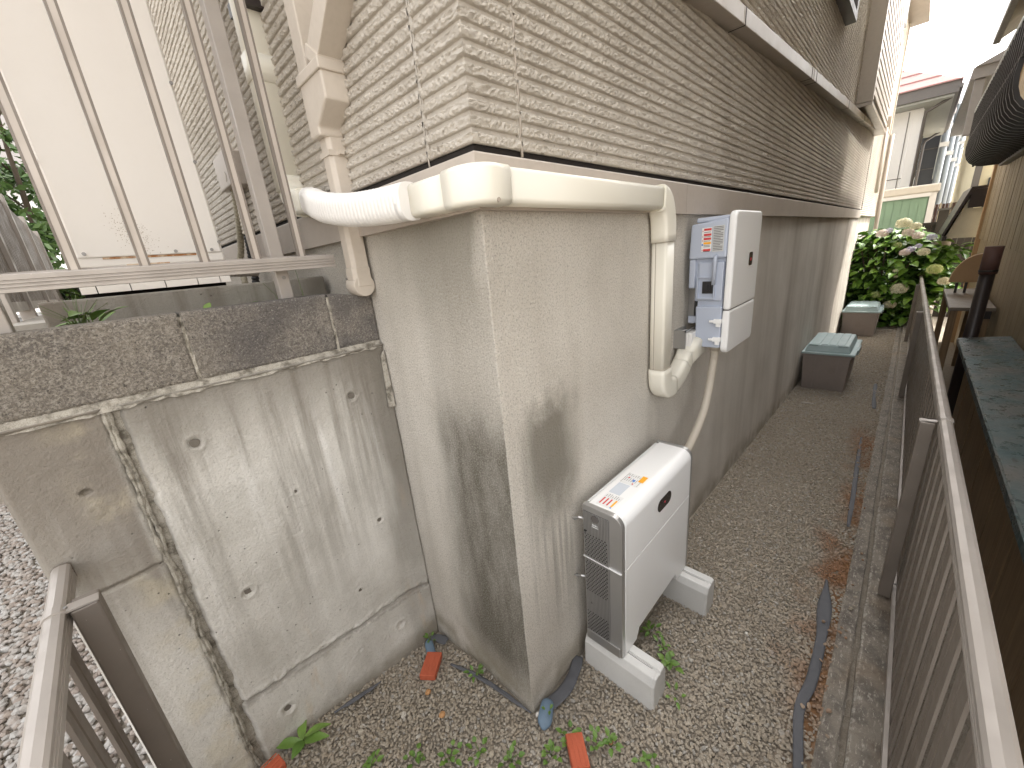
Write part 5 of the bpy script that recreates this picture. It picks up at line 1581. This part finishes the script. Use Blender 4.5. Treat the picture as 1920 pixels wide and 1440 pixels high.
def right_yard():
    # fat dark downpipe
    t = thing('drain_pipe', 'thick dark brown drain pipe with socket collar on the neighbouring wall', 'pipe', (4.75, -1.275, .4))
    MB().cyl((4.75, -1.275, -.5), (4.75, -1.275, 1.18), .048, 20).build('pipe', MT['dkpipe'], t)
    MB().cyl((4.75, -1.275, 1.14), (4.75, -1.275, 1.37), .056, 20).build('collar', MT['brownfence'], t)
    MB().tube([(4.75, -1.275, 1.16), (4.75, -1.275, 1.175)], r=.059, n=20).build('ring', MT['iron'], t)
    # teal topped store
    s = thing('store_cupboard', 'brown board cupboard with weathered teal metal top beside the fence', 'cupboard', (2.9, -1.35, 0))
    MB().hexa([(.0,-1.190,.585),(4.56,-1.190,.585),(4.66,-1.50,.600),(.0,-1.50,.600)], [(.0,-1.190,.603),(4.56,-1.190,.603),(4.66,-1.50,.618),(.0,-1.50,.618)]).build('top', MT['teal'], s, bevel=.003)
    MB().box(0, 4.56, -1.190, -1.182, .560, .6015).build('drip_edge', MT['teal'], s)
    g = random.Random(9); x = .05
    while x < 4.2:
        w = g.choice((.15, .17, .18))
        MB().box(x, x+w-.006, -1.262, -1.245-g.uniform(0, .006), -.35, .572).build('plank', MT['timber'], s)
        x += w
    MB().box(.05, 4.2, -1.49, -1.264, -.35, .55).build('carcass', MT['darkfence'], s)
    # grey-brown board table beyond
    t = thing('side_table', 'grey-brown board top on dark legs beyond the drain pipe', 'table', (6.6, -1.3, .2))
    MB().hexa([(5.72,-1.155,.665),(5.72,-1.49,.665),(7.45,-1.49,.665),(7.45,-1.165,.665)], [(5.72,-1.155,.70),(5.72,-1.49,.70),(7.45,-1.49,.70),(7.45,-1.165,.70)]).build('top', MT['greyboard'], t)
    for x, y in ((5.8,-1.2),(5.8,-1.44),(7.35,-1.2),(7.35,-1.44)): MB().box(x-.03, x+.03, y-.03, y+.03, -.4, .665).build('leg', MT['timber'], t)
    MB().box(5.75, 7.4, -1.47, -1.40, .58, .664).build('apron', MT['dkpipe'], t)
    # rounded tan board
    p = [(-1.18,.83),(-1.52,.83),(-1.52,1.19)] + [(-1.40 + .22*math.cos(a), .83 + .35*math.sin(a)) for a in np.linspace(math.pi*.55, 0, 12)]
    p = [(-1.52,.83),(-1.52,1.185)] + [(-1.42 + .25*math.cos(a), .83 + .35*math.sin(a)) for a in np.linspace(math.pi*.55, 0.02, 14)]
    t = thing('rounded_board', 'tan board with quarter round outline above the grey-brown table', 'board', (7.0, -1.4, .83))
    MB().prism(p, 'x', 6.98, 7.05).build('board', MT['tan'], t, bevel=.01)
    for y in (-1.25, -1.33, -1.43): MB().box(7.0, 7.03, y-.012, y+.012, .70, .83).build('leg', MT['dkpipe'], t)
    # pale trunk, slanted
    t = thing('tree_stump', 'pale sunlit tree trunk behind the fence beside the hydrangea', 'tree', (10.6, -1.15, -.4))
    pts = [(10.6, -1.13, -.4), (10.6, -1.15, .4), (10.65, -1.17, 1.0), (10.7, -1.19, 1.30)]
    MB().tube(pts, r=.10, n=14, scale=[1.1, 1.0, .95, .9]).build('trunk', MT['pale_post'], t)
    t2 = MB().tube([(10.5, -1.02, -.4), (10.5, -1.03, .5), (10.55, -1.06, 1.24)], r=.055, n=10).build('trunk', MT['pale_post'], t)
    # dark boundary boards and post at the end of the yard
    t = thing('board_fence', 'dark board fence closing the yard behind the hydrangea', 'fence', (12, -1, 0))
    for k in range(9):
        y = -.78 - k*.105
        MB().box(12.0, 12.03, y-.100, y, -.5, 1.50).build('board', MT['darkfence'], t)
    MB().box(11.95, 12.06, -1.75, -.75, 1.50, 1.56).build('cap', MT['darkfence'], t)
    MB().box(11.90, 12.05, -1.20, -1.05, -.5, 1.78).build('post', MT['darkfence'], t)
    MB().box(11.88, 12.07, -1.22, -1.03, 1.78, 1.82).build('post_cap', MT['greytrim'], t)
right_yard()

# ================================================================ HOUSES and sheds beyond
def far_things():
    # green shed
    t = thing('garden_shed', 'pale green panel shed with white trim beyond the hydrangea', 'shed', (14.3, -.2, 0))
    g = random.Random(2)
    MB().box(14.03, 16, -.88, 1.4, -.6, 2.25).build('carcass', MT['shed'], t)
    y = -.86
    while y < 1.3:
        MB().box(14.0, 14.03, y, y+.146, -.6, 2.24).build('panel', MT['shed'], t)
        y += .152
    MB().box(13.98, 14.06, -.995, -.875, -.6, 2.24).build('corner_post', MT['offwhite'], t)
    MB().box(13.93, 16.2, -1.03, 1.5, 2.245, 2.43).build('roof', MT['shed_trim'], t, bevel=.03)
    MB().box(13.95, 13.99, -.90, 1.4, 2.16, 2.244).build('fascia', MT['offwhite'], t)
    # white house with a red roof
    h = thing('white_house', 'white two-storey house with red roof edge behind the green shed', 'house', (22, 1, -.5))
    MB().box(20.0, 27, -.34, 6, -.5, 5.15).build('wall', MT['offwhite'], h)
    MB().box(19.96, 20.0, -.36, -.10, -.5, 5.10).build('corner_trim', MT['offwhite'], h, bevel=.01)
    MB().box(19.985, 19.999, -.10, 6, 2.62, 2.66).build('joint', MT['greytrim'], h)
    MB().box(19.985, 19.999, -.10, 6, 3.05, 3.075).build('joint', MT['greytrim'], h)
    MB().box(19.985, 19.999, -.02, .0, -.5, 5.1).build('joint', MT['greytrim'], h)
    MB().box(19.93, 19.999, .32, .75, 1.9, 2.35).build('window', MT['glass'], h)
    MB().box(22.4, 23.1, -.42, -.341, 3.2, 4.6).build('window', MT['glass'], h)
    MB().box(19.2, 27.6, -.98, 7, 5.16, 5.22).build('soffit', MT['soffit'], h)
    MB().box(19.1, 27.7, -1.06, 7, 5.225, 5.55).build('fascia', MT['greytrim'], h)
    rr_ = MB(); rr_.add([(19.05,-1.1,5.552),(27.7,-1.1,5.552),(27.7,7.1,5.552),(19.05,7.1,5.552),(22.0,1.8,7.45),(25.5,1.8,7.45)], [(3,2,1,0),(0,1,5,4),(1,2,5),(2,3,4,5),(3,0,4)])
    rr_.build('roof', MT['redroof'], h)
    for k in range(6):
        q = k/6; a_ = np.array([19.05,-1.1,5.56]); b_ = np.array([19.05,7.1,5.56]); c_ = np.array([22.0,1.8,7.46])
        p0 = a_+(c_-a_)*q; p1 = b_+(c_-b_)*q
        MB().tube([p0, p1], prof=[(-.02,-.02),(.02,-.02),(.02,.015),(-.02,.015)], smooth=False).build('tile_course', MT['redroof'], h)
    MB().tube([(19.5, -.95, 5.2), (19.7, -.42, 4.95), (19.93, -.40, 4.8), (19.93, -.40, -.5)], r=.045, n=8).build('downpipe', MT['greytrim'], h)
    MB().tube([(26.8, -1.0, 5.3), (26.6, -.45, 4.9), (26.5, -.42, 4.7), (26.5, -.42, -.5)], r=.05, n=8).build('downpipe', MT['greytrim'], h)
    MB().tube([(19.08, -1.08, 5.38), (27.7, -1.08, 5.38)], r=.06, n=8).build('gutter', MT['greytrim'], h)
    MB().box(20.9, 22.0, -.62, -.345, 2.05, 2.14).build('porch_hood', MT['greytrim'], h)
    # dark terraced houses farther on, steel posts in front of each party wall
    for k in range(4):
        x0 = 27.9 + k*4.2; y1 = -.92 - k*.30
        h = thing('town_house', ['nearest dark-clad terraced house with pale steel post', 'second dark-clad terraced house beyond the white house', 'third dark-clad terraced house in the row', 'farthest dark-clad terraced house in the row'][k], 'house', (x0, 0, -.5), 'dark terraced houses in a row')
        MB().box(x0+.2, x0+4.1, y1, 4, -.5, 7.0).build('wall', MT['navy'], h)
        for j in range(8): MB().box(x0+.17, x0+.199, y1+.01, 3.5, -.4+j*.85, -.37+j*.85).build('cladding_joint', MT['greytrim'], h)
        MB().box(x0-.05, x0+4.15, y1-.14, 4.1, 7.01, 7.35).build('parapet', MT['offwhite'], h)
        MB().box(x0+1.0, x0+3.9, y1-.06, y1-.002, 3.6, 5.4).build('white_panel', MT['soffit'], h)
        MB().box(x0+1.2, x0+3.6, y1-.05, y1-.002, .8, 2.6).build('window', MT['glass'], h)
        MB().cyl((x0+.1, y1-.16, -.5), (x0+.1, y1-.16, 7.0), .12, 10).build('steel_post', MT['steel'], h)
        for z in (1.6, 4.7, 6.0): MB().box(x0-.05, x0+.25, y1-.32, y1-.02, z, z+.18).build('post_clamp', MT['offwhite'], h)
        MB().box(x0-.2, x0+.9, y1-.55, y1-.03, 2.15, 2.22).build('canopy', MT['offwhite'], h)
        for z in (5.6, 6.5): MB().box(x0+.0, x0+3.5, y1-.55, y1-.50, z, z+.05).build('balcony_rail', MT['steel'], h)
    # brown slatted fence and shrub at its foot
    t = thing('slat_fence', 'brown upright slat fence with pale posts below the dark houses', 'fence', (19, -1.2, 0))
    for k in range(14):
        y = -.94 - k*.075
        MB().box(18.8, 18.83, y-.068, y, .9, 2.05).build('slat', MT['brownfence'], t)
    for k in range(5): MB().box(18.74, 18.80, -1.0 - k*.22, -.965 - k*.22, .6, 2.08).build('post', MT['straw'], t)
    MB().box(18.75, 18.82, -2.0, -.94, .86, .9).build('rail', MT['greytrim'], t)
    MB().box(18.5, 19.5, -2.2, -.9, -.6, .8).build('plinth', MT['darkfence'], t)
    # second neighbour with brown eave
    h = thing('cream_house', 'cream house with dark brown eave beyond the balcony', 'house', (18, -3, -.5))
    MB().box(16.0, 25, -6, -1.62, -.5, 4.75).build('wall', MT['cream'], h)
    MB().box(15.5, 25.5, -6, -1.17, 4.76, 5.0).build('eave', MT['greytrim'], h)
    MB().prism([(-1.2,5.0),(-4,6.3),(-6.4,5.0)], 'x', 15.4, 25.6).build('roof', MT['greytrim'], h)
    MB().box(15.94, 15.998, -3, -1.62, 4.28, 4.40).build('beam', MT['greytrim'], h)
    MB().box(15.6, 15.78, -1.42, -1.24, 3.55, 4.759).build('rain_head', MT['greytrim'], h, bevel=.02)
    MB().box(15.93, 15.999, -1.75, -1.621, -.5, 4.2).build('corner_board', MT['greytrim'], h)
    MB().box(15.93, 15.99, -2.6, -1.9, 1.6, 2.5).build('window', MT['glass'], h)
far_things()

def leaf_cloud(name, centre, rad, n, size, mat, parent, seed, flat=1.0):
    g = np.random.default_rng(seed)
    d = g.normal(0, 1, (n, 3)); d /= np.linalg.norm(d, axis=1, keepdims=True)
    # clumps
    cl = g.normal(0, 1, (26, 3)); cl /= np.linalg.norm(cl, axis=1, keepdims=True); cl *= g.uniform(.45, 1, (26, 1))
    ix = g.integers(0, 26, n)
    P = cl[ix]*np.array(rad) + d*np.array(rad)*.34*g.uniform(.1, 1, (n, 1)) + np.array(centre)
    a = g.normal(0, 1, (n, 3)); a /= np.linalg.norm(a, axis=1, keepdims=True)
    b = np.cross(a, g.normal(0, 1, (n, 3))); b /= np.linalg.norm(b, axis=1, keepdims=True)
    s = size*g.uniform(.6, 1.3, (n, 1))
    V = np.stack([P - a*s, P + b*s*.45, P + a*s, P - b*s*.45], 1)
    return kind(fast_mesh(name, V.reshape(-1,3), np.arange(4*n).reshape(-1,4), mat, parent), 'stuff')
def shrub(x, y, z, r, n, size, label, seed, mat='leaf', h=1.0, name='shrub'):
    t = thing(name, label, 'shrub', (x, y, z))
    leaf_cloud('foliage', (x, y, z + r*h), (r, r, r*h), n, size, MT[mat], t, seed)
    m = MB(); g = random.Random(seed)
    for k in range(5):
        a = k*1.25; m.tube([(x, y, z-.1), (x+.3*r*math.cos(a), y+.3*r*math.sin(a), z+r*h), (x+.7*r*math.cos(a), y+.7*r*math.sin(a), z+r*h*1.6)], r=.012+.01*r, n=5, scale=[1, .7, .3])
    m.build('stems', MT['trunk'], t)
shrub(17.6, -1.28, .75, .26, 1500, .05, 'yellow-green clipped shrub under the brown slat fence', 41)
shrub(17.3, -.95, .5, .20, 700, .045, 'small bright shrub between the green shed and the dark post', 42)

# ================================================================ beyond the terrace, upper left
def left_background():
    t = thing('side_railing', 'bronze panel railing along the terrace edge behind the bars, far left', 'railing', (-.95, 2.5, 1.6))
    for y in (1.60, 2.25, 3.3, 4.3, 5.3):
        MB().box(-.985, -.935, y-.03, y+.03, 1.5, 2.30).build('post', MT['rail'], t, bevel=.003)
    for a, b in ((1.63, 2.22), (2.28, 3.27), (3.33, 4.27), (4.33, 5.27)):
        y = a
        while y + .06 < b:
            MB().box(-.972, -.950, y, y+.055, 1.66, 2.26).build('slat', MT['rail_dark'], t)
            y += .066
        MB().box(-.98, -.945, a, b, 1.62, 1.66).build('rail', MT['rail'], t)
    t = thing('garden_tree', 'leafy green tree behind the terrace left of the white cabinet', 'tree', (-1.0, 6.6, 1.4))
    leaf_cloud('crown', (-1.0, 6.7, 2.75), (.50, .7, .75), 2300, .055, MT['leaf_tree'], t, 51)
    leaf_cloud('crown', (-.72, 6.6, 3.9), (.35, .6, .9), 420, .05, MT['leaf_tree'], t, 52)
    m = MB(); m.tube([(-1.0, 6.7, 1.2), (-1.0, 6.7, 2.4), (-.95, 6.7, 3.3), (-.85, 6.6, 4.2)], r=.04, n=7, scale=[1, .8, .5, .2])
    for k in range(9):
        a = k*.8; z = 2.1+.2*k; m.tube([(-1.0, 6.7, z), (-1.0+.35*math.cos(a), 6.7+.35*math.sin(a), z+.35), (-1.0+.5*math.cos(a), 6.7+.6*math.sin(a), z+.6)], r=.012, n=5, scale=[1,.7,.3])
    m.build('trunk', MT['trunk'], t)
    shrub(-.86, 5.2, 1.45, .20, 1100, .035, 'light green shrub beside the terrace railing, behind the lowest bars', 53, h=1.3)
    shrub(-.63, 2.6, 1.45, .13, 900, .03, 'dark low shrub in the gap left of the white cabinet foot', 54, mat='leaf_tree', h=.7)
    shrub(-.80, 3.3, 1.50, .08, 260, .025, 'small reddish-green plant by the terrace railing', 55, h=.8)
    h = thing('pale_house', 'pale house with grey roof beyond the garden tree at far left', 'house', (-2, 13, 1))
    MB().box(-6, .2, 12.5, 18, .5, 4.2).build('wall', MT['offwhite'], h)
    MB().prism([(12.0,4.2),(15.2,6.0),(18.4,4.2)], 'x', -6.5, .5).build('roof', MT['greytrim'], h)
    MB().box(-1.55, -1.40, 12.42, 12.498, 1.4, 3.0).build('window', MT['glass'], h)
    MB().box(-1.35, -1.20, 12.42, 12.498, 1.4, 3.0).build('window', MT['glass'], h)
    MB().box(-2.6, -1.9, 12.42, 12.498, 1.8, 3.0).build('window', MT['glass'], h)
    # flower pot and dark tyre-like tub on the paving
    t = thing('flower_pot', 'small orange flower beside the cabinet, seen between the railing bars', 'flower', (-.735, 1.7, 1.55))
    fm = MB(); 
    for k in range(7):
        a = k*.9; fm.add([(-.735, 1.7, 1.765), (-.735+.018*math.cos(a-.4), 1.7+.018*math.sin(a-.4), 1.770), (-.735+.024*math.cos(a), 1.7+.024*math.sin(a), 1.763), (-.735+.018*math.cos(a+.4), 1.7+.018*math.sin(a+.4), 1.770)], [(0,1,2,3)])
    fm.build('petals', MT['orange_bar'], t)
    MB().tube([(-.735, 1.7, 1.5), (-.735, 1.7, 1.764)], r=.003, n=5).build('stem', MT['stemg'], t)
left_background()
